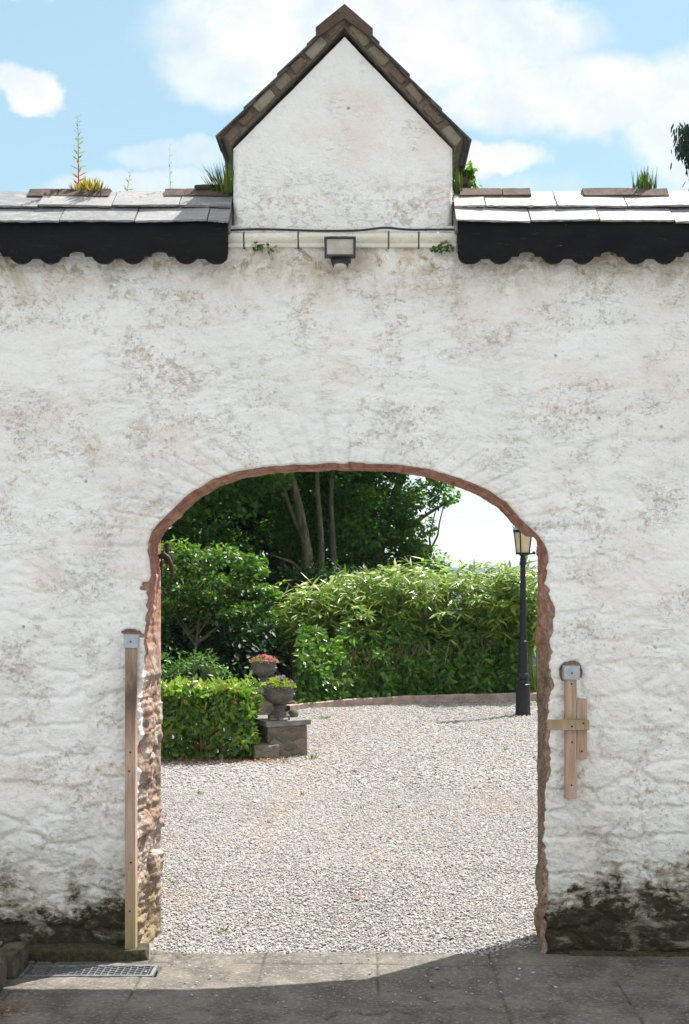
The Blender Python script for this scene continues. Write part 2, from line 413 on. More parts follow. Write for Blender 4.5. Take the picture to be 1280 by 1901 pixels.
def mat_wall():
    m, g = new_mat('whitewashed rubble'); p = g.obj(); X, Y, Z = g.sep(p)
    lo = g.noise(p, 1.1, 5, .6); c = g.mix(g.ss(lo, .35, .65), (.75, .735, .71), (.80, .805, .80))
    pk = g.noise(g.vmath('ADD', p, (7, 3, 1)), 2.1, 5, .62, .3); c = g.mix(g.ss(pk, .50, .72, 0, .55), c, (.72, .62, .55))
    gr = g.noise(g.vmath('ADD', p, (2, 9, 5)), 1.6, 5, .62, .3); c = g.mix(g.ss(gr, .50, .75, 0, .5), c, (.62, .63, .63))
    # flaked patches: dense fine marks gathered in loose drifts
    drift = g.ss(g.noise(g.vmath('MULTIPLY', p, (1, 1, 1.3)), 2.3, 6, .66, .5), .38, .66)
    fl = g.noise(g.vmath('MULTIPLY', p, (1, 1, 1.25)), 40, 8, .66, .3)
    fm = g.noise(g.vmath('MULTIPLY', g.vmath('ADD', p, (3, 4, 9)), (1, 1, 1.2)), 13, 9, .72, .5)
    up_ = g.ss(Z, 4.0, 4.35, 1., .12)
    tanm = g.ss(g.noise(g.vmath('ADD', p, (1, 2, 8)), 3.1, 5, .65), .36, .64)
    soft = g.mix(tanm, (.625, .615, .60), (.65, .575, .51))
    thm = g.math('SUBTRACT', .625, g.math('MULTIPLY', drift, .125))
    c = g.mix(g.math('MULTIPLY', g.math('MULTIPLY', g.ss(fm, thm, g.math('ADD', thm, .05)), up_), .85), c, soft)
    thr = g.math('SUBTRACT', .665, g.math('MULTIPLY', drift, .125))
    spk = g.math('MULTIPLY', g.ss(fl, thr, g.math('ADD', thr, .05)), up_)
    c = g.mix(g.math('MULTIPLY', spk, g.lin(drift, 0, 1, .35, .7)), c, g.mix(tanm, (.47, .46, .44), (.50, .385, .30)))
    ret = g.math('MULTIPLY', g.math('MULTIPLY', g.ss(g.math('ABSOLUTE', g.math('SUBTRACT', g.noise(g.vmath('ADD', p, (6, 1, 2)), 17, 7, .7, .5), .5)), .022, .004), g.ss(drift, .25, .8)), up_)
    c = g.mix(g.math('MULTIPLY', ret, .6), c, g.mix(tanm, (.45, .435, .42), (.46, .37, .30)))
    rare = g.math('MULTIPLY', g.ss(fm, .70, .74), up_); c = g.mix(g.math('MULTIPLY', rare, .7), c, (.36, .27, .20))
    jn = g.attr('joint'); c = g.mix(g.math('MULTIPLY', jn, g.ss(fm, .40, .56, .08, .6)), c, (.56, .545, .52))
    # lighter smears of newer limewash
    nw = g.noise(g.vmath('MULTIPLY', p, (1, 1, 2.2)), 5, 6, .6, .6); c = g.mix(g.ss(nw, .57, .68, 0, .7), c, (.80, .80, .79))
    # thin creases lying along the courses
    cr = g.noise(g.vmath('MULTIPLY', p, (5, 1, 17)), 1.6, 6, .6, .4); crm = g.math('MULTIPLY', g.ss(g.math('ABSOLUTE', g.math('SUBTRACT', cr, .5)), .012, .0), g.ss(g.noise(p, 3.4, 3), .5, .62))
    c = g.mix(g.math('MULTIPLY', crm, .16), c, (.45, .41, .37))
    # small knocks and pits
    pv = g.voro(p, 8.5); pit = g.math('MULTIPLY', g.ss(g.math('ADD', pv, g.math('MULTIPLY', g.math('SUBTRACT', fl, .5), .12)), .10, .06), g.ss(g.noise(g.vmath('ADD', p, (5, 5, 5)), 5., 2), .52, .6))
    c = g.mix(g.math('MULTIPLY', pit, .75), c, (.27, .19, .13))
    # brown run-off below the boards and at the foot of the gable
    st = g.noise(g.vmath('MULTIPLY', p, (1.2, 1, .85)), 4.2, 8, .7, .6)
    under = g.ss(Z, 3.90, 3.87)
    topm = g.math('MULTIPLY', g.math('MULTIPLY', g.ss(Z, 3.42, 3.82), under), g.ss(st, .34, .60)); c = g.mix(g.math('MULTIPLY', topm, g.ss(g.noise(g.vmath('ADD', p, (9, 2, 2)), 2.2, 5, .65), .36, .58, .25, .85)), c, g.ramp(st, [(.4, (.60, .50, .38)), (.6, (.42, .34, .24)), (.8, (.22, .19, .12))]))
    topd = g.math('MULTIPLY', g.math('MULTIPLY', g.ss(Z, 3.60, 3.80), under), g.ss(g.noise(p, 13, 7, .7, .6), .50, .62)); c = g.mix(g.math('MULTIPLY', topd, .75), c, (.27, .21, .14))
    gb = g.math('MULTIPLY', g.math('MULTIPLY', g.ss(Z, 4.42, 3.98), g.ss(Z, 3.86, 3.93)), g.ss(g.noise(g.vmath('MULTIPLY', p, (1, 1, 1.4)), 20, 8, .7, .7), .505, .60)); c = g.mix(g.math('MULTIPLY', gb, .6), c, (.40, .36, .31))
    # damp, algae and black mould above the ground
    wv = g.noise(p, 2.6, 7, .66, .4); wf = g.noise(g.vmath('MULTIPLY', p, (1, 1, 2)), 11, 7, .7, .5)
    zz = g.math('ADD', Z, g.math('ADD', g.math('MULTIPLY', g.math('SUBTRACT', wv, .5), -1.0), g.math('ADD', g.math('MULTIPLY', g.math('SUBTRACT', wf, .5), -.75), g.math('MULTIPLY', g.math('SUBTRACT', fl, .5), -.25))))
    c = g.mix(g.ss(zz, .95, .30, 0, .55), c, (.40, .385, .33))
    c = g.mix(g.ss(zz, .50, .30, 0, .8), c, (.17, .15, .10))
    pat = g.ss(g.noise(g.vmath('MULTIPLY', p, (1, 1, 1.8)), 3.6, 7, .68, .4), .36, .47, .25, 1.)
    c = g.mix(g.math('MULTIPLY', g.ss(zz, .33, .23, 0, .95), pat), c, g.ramp(g.noise(g.vmath('MULTIPLY', p, (1, 1, 1.5)), 19, 8, .72, .6), [(.30, (.012, .013, .008)), (.50, (.022, .022, .012)), (.60, (.055, .043, .028)), (.70, (.13, .115, .08)), (.82, (.34, .32, .27))]))
    # where the coat has broken away
    bare = g.attr('bare'); bn = g.noise(p, 24, 6, .7, .5)
    bc = g.ramp(bn, [(.3, (.10, .075, .055)), (.48, (.27, .17, .125)), (.6, (.36, .25, .19)), (.75, (.52, .44, .37))])
    c = g.mix(g.ss(g.math('ADD', bare, g.math('MULTIPLY', g.math('SUBTRACT', bn, .5), .5)), .42, .58), c, bc)
    h = g.math('ADD', g.math('MULTIPLY', fl, .5), g.math('ADD', g.noise(p, 75, 5, .6), g.math('MULTIPLY', g.noise(g.vmath('MULTIPLY', p, (1, 1, 1.6)), 11, 5, .6), 1.6)))
    h = g.math('SUBTRACT', h, g.math('ADD', g.math('MULTIPLY', pit, .8), g.math('ADD', g.math('MULTIPLY', crm, .25), g.math('MULTIPLY', spk, .35))))
    return finish(m, g, c, .92, g.bump(h, .75, .010), 0, .15)


M['wall'] = mat_wall()


def mat_reveal():
    m, g = new_mat('exposed brick and rubble edge'); p = g.obj(); X, Y, Z = g.sep(p)
    n = g.noise(p, 9, 7, .68, .6); n2 = g.noise(p, 34, 6, .7, .4); wv = g.noise(g.vmath('MULTIPLY', p, (1, .25, 1)), 18, 5, .65)
    red = g.ramp(g.math('ADD', g.math('MULTIPLY', n, .6), g.math('MULTIPLY', wv, .4)), [(.3, (.12, .055, .04)), (.43, (.29, .13, .09)), (.53, (.37, .20, .145)), (.62, (.45, .31, .24)), (.75, (.56, .49, .42))])
    tan = g.ramp(g.math('ADD', g.math('MULTIPLY', n, .5), g.math('MULTIPLY', n2, .5)), [(.3, (.09, .06, .045)), (.42, (.20, .135, .10)), (.50, (.31, .215, .165)), (.58, (.37, .29, .24)), (.68, (.52, .46, .41))])
    mud = g.ramp(n2, [(.3, (.09, .06, .042)), (.5, (.19, .13, .095)), (.68, (.30, .225, .18))])
    low = g.ss(g.math('ADD', Z, g.math('MULTIPLY', g.math('SUBTRACT', n, .5), .9)), 1.95, 1.35)
    side = g.ss(X, -.2, .2)
    c = g.mix(low, red, g.mix(side, tan, mud))
    c = g.mix(g.math('MULTIPLY', g.ss(g.noise(p, 5, 6, .66), .53, .60), g.math('MULTIPLY', low, g.ss(side, .5, 0., .1, .6))), c, (.58, .54, .49))
    c = g.mix(g.math('MULTIPLY', g.ss(g.noise(g.vmath('ADD', p, (4, 4, 1)), 11, 7, .7, .4), .55, .62), g.lin(low, 0, 1, .45, .7)), c, (.11, .072, .055))
    c = g.mix(g.math('MULTIPLY', g.ss(g.math('ADD', Z, g.math('MULTIPLY', n, .8)), .85, .55), .55), c, (.22, .18, .085))
    return finish(m, g, c, .92, g.bump(g.math('ADD', n2, g.math('MULTIPLY', n, 1.2)), .9, .014), 0, .15)


M['reveal'] = mat_reveal()


def mat_slate():
    m, g = new_mat('weathered slate'); p = g.obj(); t = g.attr('tint')
    n = g.noise(g.vmath('MULTIPLY', p, (1, 2.5, 1)), 14, 7, .7, .4); n2 = g.noise(p, 55, 5, .65)
    c = g.ramp(t, [(0, (.15, .155, .168)), (.5, (.235, .237, .243)), (1, (.32, .315, .31))])
    c = g.mix(g.ss(n, .46, .66, 0, .65), c, (.33, .335, .328)); c = g.mix(g.ss(n2, .55, .68, 0, .75), c, (.13, .13, .135)); c = g.mix(g.ss(g.noise(p, 30, 7, .7, .5), .56, .66, 0, .6), c, (.20, .20, .195))
    c = g.mix(g.ss(g.noise(p, 5, 5, .6), .58, .72, 0, .4), c, (.25, .235, .19))
    return finish(m, g, c, .62, g.bump(g.math('ADD', n, n2), .5, .004), 0, .4)


M['slate'] = mat_slate()
M['slate_dark'] = simple('dark mossy slate', (.045, .043, .042), (.095, .09, .083), 22, .8, .5, .004)


def mat_fascia():
    m, g = new_mat('black painted board'); p = g.obj(); n = g.noise(g.vmath('MULTIPLY', p, (.5, 1, 1.6)), 5, 6, .6); n2 = g.noise(g.vmath('MULTIPLY', p, (.4, 1, 3)), 26, 6, .7, .5)
    c = g.mix(g.ss(n, .35, .7), (.003, .0034, .0045), (.008, .0085, .008)); c = g.mix(g.ss(n2, .56, .72, 0, .6), c, (.038, .038, .033)); c = g.mix(g.ss(g.noise(p, 60, 4, .7), .66, .72, 0, .5), c, (.11, .11, .10))
    X, Y, Z = g.sep(p)
    fl = g.math('MULTIPLY', g.ss(g.noise(g.vmath('MULTIPLY', p, (3, 1, 9)), 2.3, 7, .65, .5), .70, .735), g.ss(X, .4, .8)); c = g.mix(fl, c, (.24, .12, .055))
    return finish(m, g, c, g.lin(n2, .3, .7, .42, .62), g.bump(n2, .25, .002), 0, .12)


M['fascia'] = mat_fascia()


def mat_trunking():
    m, g = new_mat('stained cream plastic'); p = g.obj(); n = g.noise(g.vmath('MULTIPLY', p, (.5, 1, 2)), 10, 6, .65); n2 = g.noise(g.vmath('MULTIPLY', p, (1, 1, 3)), 30, 6, .7, .6)
    c = g.mix(g.ss(n, .35, .7), (.62, .58, .49), (.72, .71, .67)); c = g.mix(g.ss(n2, .58, .68, 0, .75), c, (.25, .21, .15)); return finish(m, g, c, .5, None, 0, .4)


M['trunking'] = mat_trunking()


def mat_wood():
    m, g = new_mat('sawn softwood'); p = g.obj(); X, Y, Z = g.sep(p); t = g.attr('dirt')
    wv = g.noise(g.vmath('MULTIPLY', p, (1, 1, .06)), 60, 5, .6, .3); n = g.noise(p, 6, 5)
    c = g.mix(g.ss(wv, .35, .65), (.33, .225, .165), (.44, .32, .25)); c = g.mix(g.ss(n, .5, .7, 0, .4), c, (.36, .29, .24))
    c = g.mix(g.ss(g.noise(g.vmath('MULTIPLY', p, (1, 1, .05)), 110, 3, .5), .60, .66, 0, .55), c, (.17, .11, .08))
    kn = g.voro(g.vmath('MULTIPLY', p, (1, 1, .55)), 9.); c = g.mix(g.ss(kn, .10, .05, 0, .7), c, (.13, .07, .04))
    c = g.mix(g.math('MULTIPLY', t, g.ss(g.noise(g.vmath('MULTIPLY', p, (1, 1, .3)), 14, 4), .25, .6)), c, (.12, .085, .06))
    gr = g.attr('green'); c = g.mix(g.math('MULTIPLY', gr, .75), c, (.23, .20, .07))
    return finish(m, g, c, .8, g.bump(wv, .3, .002), 0, .25)


M['wood'] = mat_wood()


def mat_concrete():
    m, g = new_mat('old concrete'); p = g.obj(); n = g.noise(p, 3.2, 7, .65, .3); n2 = g.noise(p, 42, 6, .7); sp = g.voro(p, 85); cr = g.attr('crack')
    c = g.mix(g.ss(n, .32, .68), (.075, .069, .062), (.158, .142, .122)); c = g.mix(g.ss(n2, .5, .66, 0, .75), c, (.235, .216, .19)); c = g.mix(g.ss(n2, .48, .28, 0, .5), c, (.07, .066, .06))
    st = g.noise(g.vmath('MULTIPLY', p, (1, 2.4, 1)), 6, 7, .7, .6); c = g.mix(g.ss(st, .55, .68, 0, .65), c, (.062, .058, .052))
    c = g.mix(g.ss(g.math('ADD', sp, g.math('MULTIPLY', n, .16)), .20, .13, 0, .8), c, (.36, .35, .32)); c = g.mix(g.ss(g.noise(p, 130, 3, .7), .60, .68, 0, .7), c, (.045, .042, .036)); c = g.mix(g.math('MULTIPLY', g.ss(g.noise(p, 7, 6, .7), .54, .62), g.ss(n2, .5, .6)), c, (.05, .05, .032))
    c = g.mix(cr, c, g.mix(g.ss(n2, .45, .6), (.030, .028, .020), (.06, .06, .03)))
    return finish(m, g, c, .88, g.bump(g.math('ADD', g.math('MULTIPLY', n2, 1.), g.math('MULTIPLY', sp, -.6)), .5, .006), 0, .25)


M['concrete'] = mat_concrete()


def mat_gravel():
    m, g = new_mat('gravel bed'); p = g.obj(); v1 = g.voro(p, 62); vc = g.voro(p, 62, out='Color'); r = g.sep(vc)[0]
    c = g.ramp(r, [(0, (.17, .155, .15)), (.35, (.25, .235, .23)), (.7, (.31, .297, .29)), (1, (.39, .38, .375))])
    c = g.mix(g.ss(v1, .5, .85), c, (.15, .135, .13))
    big = g.noise(p, .8, 6, .65); c = g.mix(g.ss(big, .55, .72, 0, .45), c, (.29, .24, .19))
    return finish(m, g, c, .9, g.bump(v1, 1., -.012), 0, .2)


M['gravel'] = mat_gravel()


def mat_stones():
    m, g = new_mat('gravel stones'); t = g.attr('tint'); p = g.obj()
    c = g.ramp(t, [(0, (.09, .08, .078)), (.15, (.175, .16, .156)), (.35, (.262, .245, .24)), (.6, (.325, .31, .303)), (.8, (.41, .40, .395)), (.90, (.33, .285, .24)), (1, (.32, .21, .14))])
    return finish(m, g, c, .85, None, 0, .25)


M['stones'] = mat_stones()
M['pale'] = simple('pale unseen forecourt', (.185, .186, .186), (.26, .262, .262), 30, .9)  # unseen ground, kept pale to bounce sunlight onto the wall
M['soil'] = simple('leaf mould soil', (.045, .032, .022), (.09, .065, .042), 10, .95, .8, .02)
M['kerb'] = simple('weathered brick kerb', (.24, .175, .145), (.37, .29, .25), 8, .9, .5, .008)


def mat_plinth():
    m, g = new_mat('brown rubble plinth'); p = g.obj(); q = g.vmath('MULTIPLY', p, (1, 1, 1.5)); vc = g.sep(g.voro(q, 6.5, out='Color'))[0]; e = g.voro(q, 6.5, 'DISTANCE_TO_EDGE'); n = g.noise(p, 30, 6, .65)
    c = g.ramp(vc, [(0, (.10, .085, .07)), (.4, (.155, .13, .105)), (.7, (.19, .14, .115)), (1, (.165, .155, .135))]); c = g.mix(g.ss(g.math('ADD', e, g.math('MULTIPLY', g.math('SUBTRACT', n, .5), .12)), .06, .0, 0, .7), c, (.15, .13, .10)); c = g.mix(g.ss(n, .5, .7, 0, .5), c, (.07, .06, .045))
    return finish(m, g, c, .92, g.bump(g.math('ADD', g.ss(e, .0, .12), n), .7, .015), 0, .2)


M['plinth'] = mat_plinth()
M['cap'] = simple('grey stone cap', (.13, .122, .105), (.20, .19, .165), 9, .9, .5, .008)


def mat_verge():
    m, g = new_mat('verge stones'); t = g.attr('tint'); p = g.obj(); n = g.noise(p, 16, 6, .7, .4); n2 = g.noise(p, 60, 5, .7)
    c = g.ramp(t, [(0, (.11, .08, .06)), (.35, (.185, .125, .09)), (.65, (.19, .165, .125)), (1, (.30, .275, .22))]); c = g.mix(g.ss(n, .5, .68, 0, .7), c, (.12, .085, .062)); c = g.mix(g.ss(n2, .56, .7, 0, .6), c, (.33, .29, .23))
    return finish(m, g, c, .9, g.bump(g.math('ADD', n, n2), .7, .006), 0, .2)


M['verge'] = mat_verge()
M['mortar'] = simple('brown mortar', (.085, .068, .052), (.15, .122, .095), 22, .95, .7, .006)


def mat_terrain():
    m, g = new_mat('rough grass'); p = g.obj(); n = g.noise(p, .25, 6, .6); n2 = g.noise(p, 6, 6, .7)
    c = g.mix(g.ss(n, .35, .65), (.05, .085, .022), (.11, .13, .035)); c = g.mix(g.ss(n2, .4, .7, 0, .6), c, (.03, .055, .015)); return finish(m, g, c, .95, g.bump(n2, .8, .05), 0, .1)


M['terrain'] = mat_terrain()


def mat_hills():
    m, g = new_mat('fields and woods'); p = g.obj(); v = g.sep(g.voro(g.vmath('MULTIPLY', p, (1, .6, 1)), .016, out='Color'))[0]; n = g.noise(p, .06, 7, .65)
    c = g.ramp(v, [(0, (.02, .04, .018)), (.5, (.03, .055, .024)), (.8, (.05, .075, .03)), (1, (.075, .08, .04))]); c = g.mix(g.ss(n, .5, .58), c, (.02, .04, .016)); return finish(m, g, c, .95, None, 0, .1)


M['hills'] = mat_hills()

import time; T0 = time.time()
# ------------------------------------------------------------------ ground and terrain
xs = np.concatenate([np.linspace(-900, -22, 40), np.linspace(-20, 20, 41), np.linspace(22, 900, 40)])
ys = np.concatenate([np.linspace(-70, -1, 20), np.linspace(0, 40, 41), np.geomspace(44, 2900, 100)])
XX, YY = np.meshgrid(xs, ys, indexing='ij')
drop = -16 * sstep(YY, 17.5, 110) - 26 * sstep(YY, 110, 700)
ridge = 66 * sstep(YY, 900, 2600) * (.90 + .17 * fbm(np.stack([XX * .0035, YY * .002, XX * 0], -1), 4, 3))
left = 12 * sstep(-XX, 6, 30) * sstep(YY, 17, 60) * (1 - sstep(YY, 200, 800))
ZZ = -.07 + drop + ridge + left + np.where(YY > 24, (fbm(np.stack([XX * .03, YY * .03, XX * 0], -1), 4, 9) - .5) * 3 * sstep(YY, 24, 60), 0)
terr = mk('terrain', np.stack([XX, YY, ZZ], -1).reshape(-1, 3), [grid_faces(len(xs), len(ys))], M['hills']); structure(terr, 'green valley and low far hills beyond the yard')

# gravel yard sheet with slow swells
xs = np.linspace(-9, 9, 120); ys = np.linspace(0.0, 14.9, 110); XX, YY = np.meshgrid(xs, ys, indexing='ij')
GZ = lambda X, Y: (fbm(np.stack([X * .9, Y * .9, X * 0], -1), 3, 21) - .5) * .045 * sstep(Y, .3, 1.2) + .06 * np.exp(-(((X + .75) / .5) ** 2 + ((Y - 12.5) / .6) ** 2)) - .012
gy = mk('gravel_yard', np.stack([XX, YY, GZ(XX, YY)], -1).reshape(-1, 3), [grid_faces(len(xs), len(ys))], M['gravel']); structure(gy, 'pale gravel yard beyond the arch')

# loose stones over the sheet
rs = np.random.default_rng(5)
ico = bmesh.new(); bmesh.ops.create_icosphere(ico, subdivisions=1, radius=1); icoV = np.array([vv.co[:] for vv in ico.verts]); icoF = np.array([[vv.index for vv in f.verts] for f in ico.faces]); ico.free()
octV = np.array([[1, 0, 0], [-1, 0, 0], [0, 1, 0], [0, -1, 0], [0, 0, 1], [0, 0, -1.]]); octF = np.array([[0, 2, 4], [2, 1, 4], [1, 3, 4], [3, 0, 4], [2, 0, 5], [1, 2, 5], [3, 1, 5], [0, 3, 5]])
SV, SF, ST, off = [], [], [], 0
for (y0, y1, dens, bV, bF, rlo, rhi) in [(-.95, -.03, 2600, icoV, icoF, .003, .008), (-.03, 2.2, 4600, icoV, icoF, .004, .0092), (2.2, 5.5, 2500, octV, octF, .005, .011), (5.5, 14.3, 800, octV, octF, .008, .017)]:
    wmax = 1.05 * (7 + y1) / 7 + .7
    n = int(dens * 2 * wmax * (y1 - y0)); x = rs.uniform(-wmax, wmax, n); y = rs.uniform(y0, y1, n)
    cen = -.1 * (7 + y) / 7
    keep = np.abs(x - cen) < 1.12 * (7 + y) / 7 + .35
    keep &= (y > .46) | ((x > -1.18) & (x < .985))
    edge = .03 + .05 * (fbm(np.stack([x * 2.2, x * 0, x * 0], -1), 3, 4) - .5) * 2 + .12 * sstep(x, .55, .95) + .05 * sstep(-x, .9, 1.2)
    keep &= (y > edge) | (rs.random(n) < .02)
    x, y = x[keep], y[keep]; n = len(x)
    r = rs.uniform(rlo, rhi, n) * np.where(rs.random(n) < .05, 1.45, 1); sc = np.stack([r * rs.uniform(.8, 1.3, n), r * rs.uniform(.8, 1.3, n), r * rs.uniform(.4, .7, n)], 1)
    V = bV[None] * (1 + rs.uniform(-.22, .22, (n, len(bV), 1)))
    V = V * sc[:, None]; a = rs.uniform(0, 6.28, n); ca, sa = np.cos(a)[:, None], np.sin(a)[:, None]
    tl = rs.uniform(-.4, .4, n)[:, None]; V = np.stack([V[..., 0], V[..., 1], V[..., 2] + V[..., 0] * tl], -1)
    V = np.stack([V[..., 0] * ca - V[..., 1] * sa, V[..., 0] * sa + V[..., 1] * ca, V[..., 2]], -1)
    V += np.stack([x, y, GZ(x, y) + r * .35 + rs.uniform(0, .007, n) + np.where(y < edge[keep], .017, 0)], 1)[:, None]
    SV.append(V.reshape(-1, 3)); SF.append((bF[None] + off + np.arange(n)[:, None, None] * len(bV)).reshape(-1, 3)); off += n * len(bV)
    tt = np.clip(rs.normal(.53, .20, n) + .30 * (fbm(np.stack([x * 1.1, y * .9, x * 0], -1), 3, 77) - .5), 0, .9)
    bz = fbm(np.stack([x * 2.6, y * 2.2, x * 0], -1), 3, 55); tt = np.where((bz > .73) & (rs.random(n) < .4), rs.uniform(.9, .97, n), tt)
    trk = np.exp(-((x - np.interp(y, [0, 2.3, 3.7, 6, 8, 10.6, 14], [-.95, -.84, -.80, -.65, -.5, -.44, -.44])) / (.10 + .012 * y)) ** 2) * sstep(y, 1.6, 3.2); tt = np.where(rs.random(n) < .6 * trk, rs.uniform(.86, .965, n), tt)
    ST.append(np.repeat(tt, len(bF)))
stones = mk('gravel_stones', np.concatenate(SV), [np.concatenate(SF)], M['stones'], smooth=False, fattr={'tint': np.concatenate(ST)})
tag(stones, 'loose grey and white gravel stones covering the yard', None, kind='stuff')

# concrete forecourt, near part finely modelled with joints and cracks
xs = np.arange(-2.7, 2.7, .0115); ys = np.arange(-1.9, .27, .0115); XX, YY = np.meshgrid(xs, ys, indexing='ij')
P3 = np.stack([XX, YY, XX * 0], -1)
jit = (fbm(P3 * 3.2, 4, 31) - .5) * .075
jd = np.abs(((XX + jit * .35 - .67 + .305) % .61) - .305)
broken = sstep(fbm(P3 * 2.3, 3, 40), .36, .5)
crk = np.exp(-(jd / .0065) ** 2) * (.2 + .8 * broken) * (.55 + .45 * sstep(fbm(P3 * 9, 2, 47), .35, .6))
cy = np.abs(YY + jit + .185 + .03 * np.sin(XX * 1.3)); crk = np.maximum(crk, np.exp(-(cy / .007) ** 2) * broken * .8)
f1 = fbm(P3 * 1.7, 5, 60); crk = np.maximum(crk, np.exp(-((f1 - .5) / .0035) ** 2) * sstep(fbm(P3 * .9, 2, 61), .52, .62))
edge = .03 + .05 * (fbm(np.stack([XX * 2.2, XX * 0, XX * 0], -1), 3, 4) - .5) * 2 + .12 * sstep(XX, .55, .95) + .05 * sstep(-XX, .9, 1.2)
CZ = .004 + (fbm(P3 * 2.2, 4, 8) - .5) * .02 + (fbm(P3 * 14, 3, 9) - .5) * .005 - crk * .010 - .05 * sstep(YY, edge - .02, edge + .03)
# gully where the grating lies
gx0, gx1, gy0, gy1 = -1.80, -1.085, -.415, -.215
CZ = np.where((XX > gx0) & (XX < gx1) & (YY > gy0) & (YY < gy1), CZ - .07, CZ)
fore = mk('paving', np.stack([XX, YY, CZ], -1).reshape(-1, 3), [grid_faces(len(xs), len(ys))], M['concrete'], vattr={'crack': np.clip(crk, 0, 1)}); structure(fore, 'grey old concrete bays in front of the arch')
mb = MB()
xs2 = [-16, -2.69, 2.69, 16]; ys2 = [-32, -1.89, .2]
mb.box((0, -17, -.045), (32, 30.2, .1)); mb.box((-9.35, -.8, -.045), (13.3, 2.2, .1)); mb.box((9.35, -.8, -.045), (13.3, 2.2, .1))
structure(mb.build('forecourt', M['pale']), 'unseen forecourt in front of the wall, pale to bounce light onto it')

# ------------------------------------------------------------------ the archway wall
ol = np.array([(247, 1778), (250, 1720), (256, 1650), (254, 1580), (256, 1500), (262, 1420), (264, 1340), (268, 1260), (271, 1180), (273, 1100), (273, 1010), (283, 985), (310, 953), (345, 920), (390, 893), (440, 876), (500, 866), (560, 862),
               (640, 860), (700, 861), (760, 866), (810, 876), (850, 888), (890, 904), (930, 928), (960, 953), (985, 981), (1005, 1004), (1018, 1022), (1017, 1090), (1016, 1180), (1019, 1250), (1013, 1310), (1013, 1400), (1013, 1500), (1012, 1600), (1004, 1700), (1006, 1778)], float)
bl = np.array([(1, 1778), (-1, 1)])      # back outline handled below


def resample(P, n):
    d = np.concatenate([[0], np.cumsum(np.hypot(*np.diff(P, axis=0).T))]); t = np.linspace(0, d[-1], n)
    return np.stack([np.interp(t, d, P[:, k]) for k in (0, 1)], 1), t


N, MR, TH = 900, 230, .43
fw = np.stack([(ol[:, 0] - CX) / 340, CAMZ - (ol[:, 1] - HY) / 340], 1); fw[[0, -1], 1] = -.03
O, tl = resample(fw, N)
for _ in range(6):                                    # soften the traced corners
    O[1:-1] = .25 * O[:-2] + .5 * O[1:-1] + .25 * O[2:]
tang = unit(np.gradient(O, axis=0)); nrm = np.stack([-tang[:, 1], tang[:, 0]], 1)     # points away from the opening
isjamb = sstep(2.30 - O[:, 1], 0, .25); isL = (O[:, 0] < -.1)
rag = (fbm(np.stack([tl * 9, tl * 0, tl * 0], -1), 4, 12) - .5) * .05 + (fbm(np.stack([tl * 34, tl * 0, tl * 0 + 3], -1), 3, 13) - .5) * .022
O = O + nrm * (rag * (.28 + .72 * isjamb))[:, None]
# outer rectangle
WX, WTOP = 3.5, 3.98
C0 = np.array([-.11, 2.22]); Q = np.zeros_like(O)
for i, (x, z) in enumerate(O):
    if z < 2.22: Q[i] = (-WX if x < 0 else WX, z)
    else:
        dd = np.array([x, z]) - C0; cand = []
        if dd[1] > 1e-6: cand.append((WTOP - C0[1]) / dd[1])
        if dd[0] > 1e-6: cand.append((WX - C0[0]) / dd[0])
        if dd[0] < -1e-6: cand.append((-WX - C0[0]) / dd[0])
        Q[i] = C0 + dd * min(cand)
s = np.linspace(0, 1, MR) ** 1.5
PX = O[:, None, 0] * (1 - s) + Q[:, None, 0] * s; PZ = O[:, None, 1] * (1 - s) + Q[:, None, 1] * s
dist = np.hypot(PX - O[:, None, 0], PZ - O[:, None, 1])
TL = np.broadcast_to(tl[:, None], PX.shape)


def relief(X, Z):
    p = np.stack([X, Z, X * 0], -1)
    wx = X + (fbm(p * 3, 5, 1, .6) - .5) * .24; wz = Z + (fbm(p * 3, 5, 2, .6) - .5) * .15
    f1, f2, cid = worley(wx / .30, wz / .155, 5)
    stone = sstep(f2 - f1, 0, .24)
    low = .38 + .62 * sstep(2.4 - Z, 0, 1.2)
    r = (stone * .013 + (cid - .5) * .012) * low
    r = r + (fbm(p * 1.6, 4, 3) - .5) * .05 + (fbm(p * np.array([8, 10, 1]), 5, 6, .6) - .5) * .021 + (fbm(p * np.array([24, 30, 1]), 4, 7, .62) - .5) * .013
    return r


R = relief(PX, PZ)
# arch stones faintly telegraphing through the limewash
archm = np.broadcast_to((1 - isjamb)[:, None], PX.shape)
gro = np.abs(((TL + .02 * (fbm(np.stack([TL * 7, PZ * 0, PX * 0], -1), 2, 88) - .5)) % .092) - .046)
ring = archm * sstep(.275 - dist, 0, .02)
jointm = ring * np.exp(-(gro / .0075) ** 2) * sstep(fbm(np.stack([PX * 6, PZ * 6, PX * 0], -1), 3, 92), .38, .55)
jointm = np.maximum(jointm, archm * np.exp(-((dist - .275 - .02 * np.sin(TL * 9)) / .012) ** 2) * .8 * sstep(fbm(np.stack([PX * 5, PZ * 5, PX * 0], -1), 3, 93), .45, .6))
R = R + ring * (.006 - .010 * np.exp(-(gro / .007) ** 2)) * (.45 + .55 * sstep(fbm(np.stack([PX * 3, PZ * 3, PX * 0], -1), 3, 90), .35, .6))
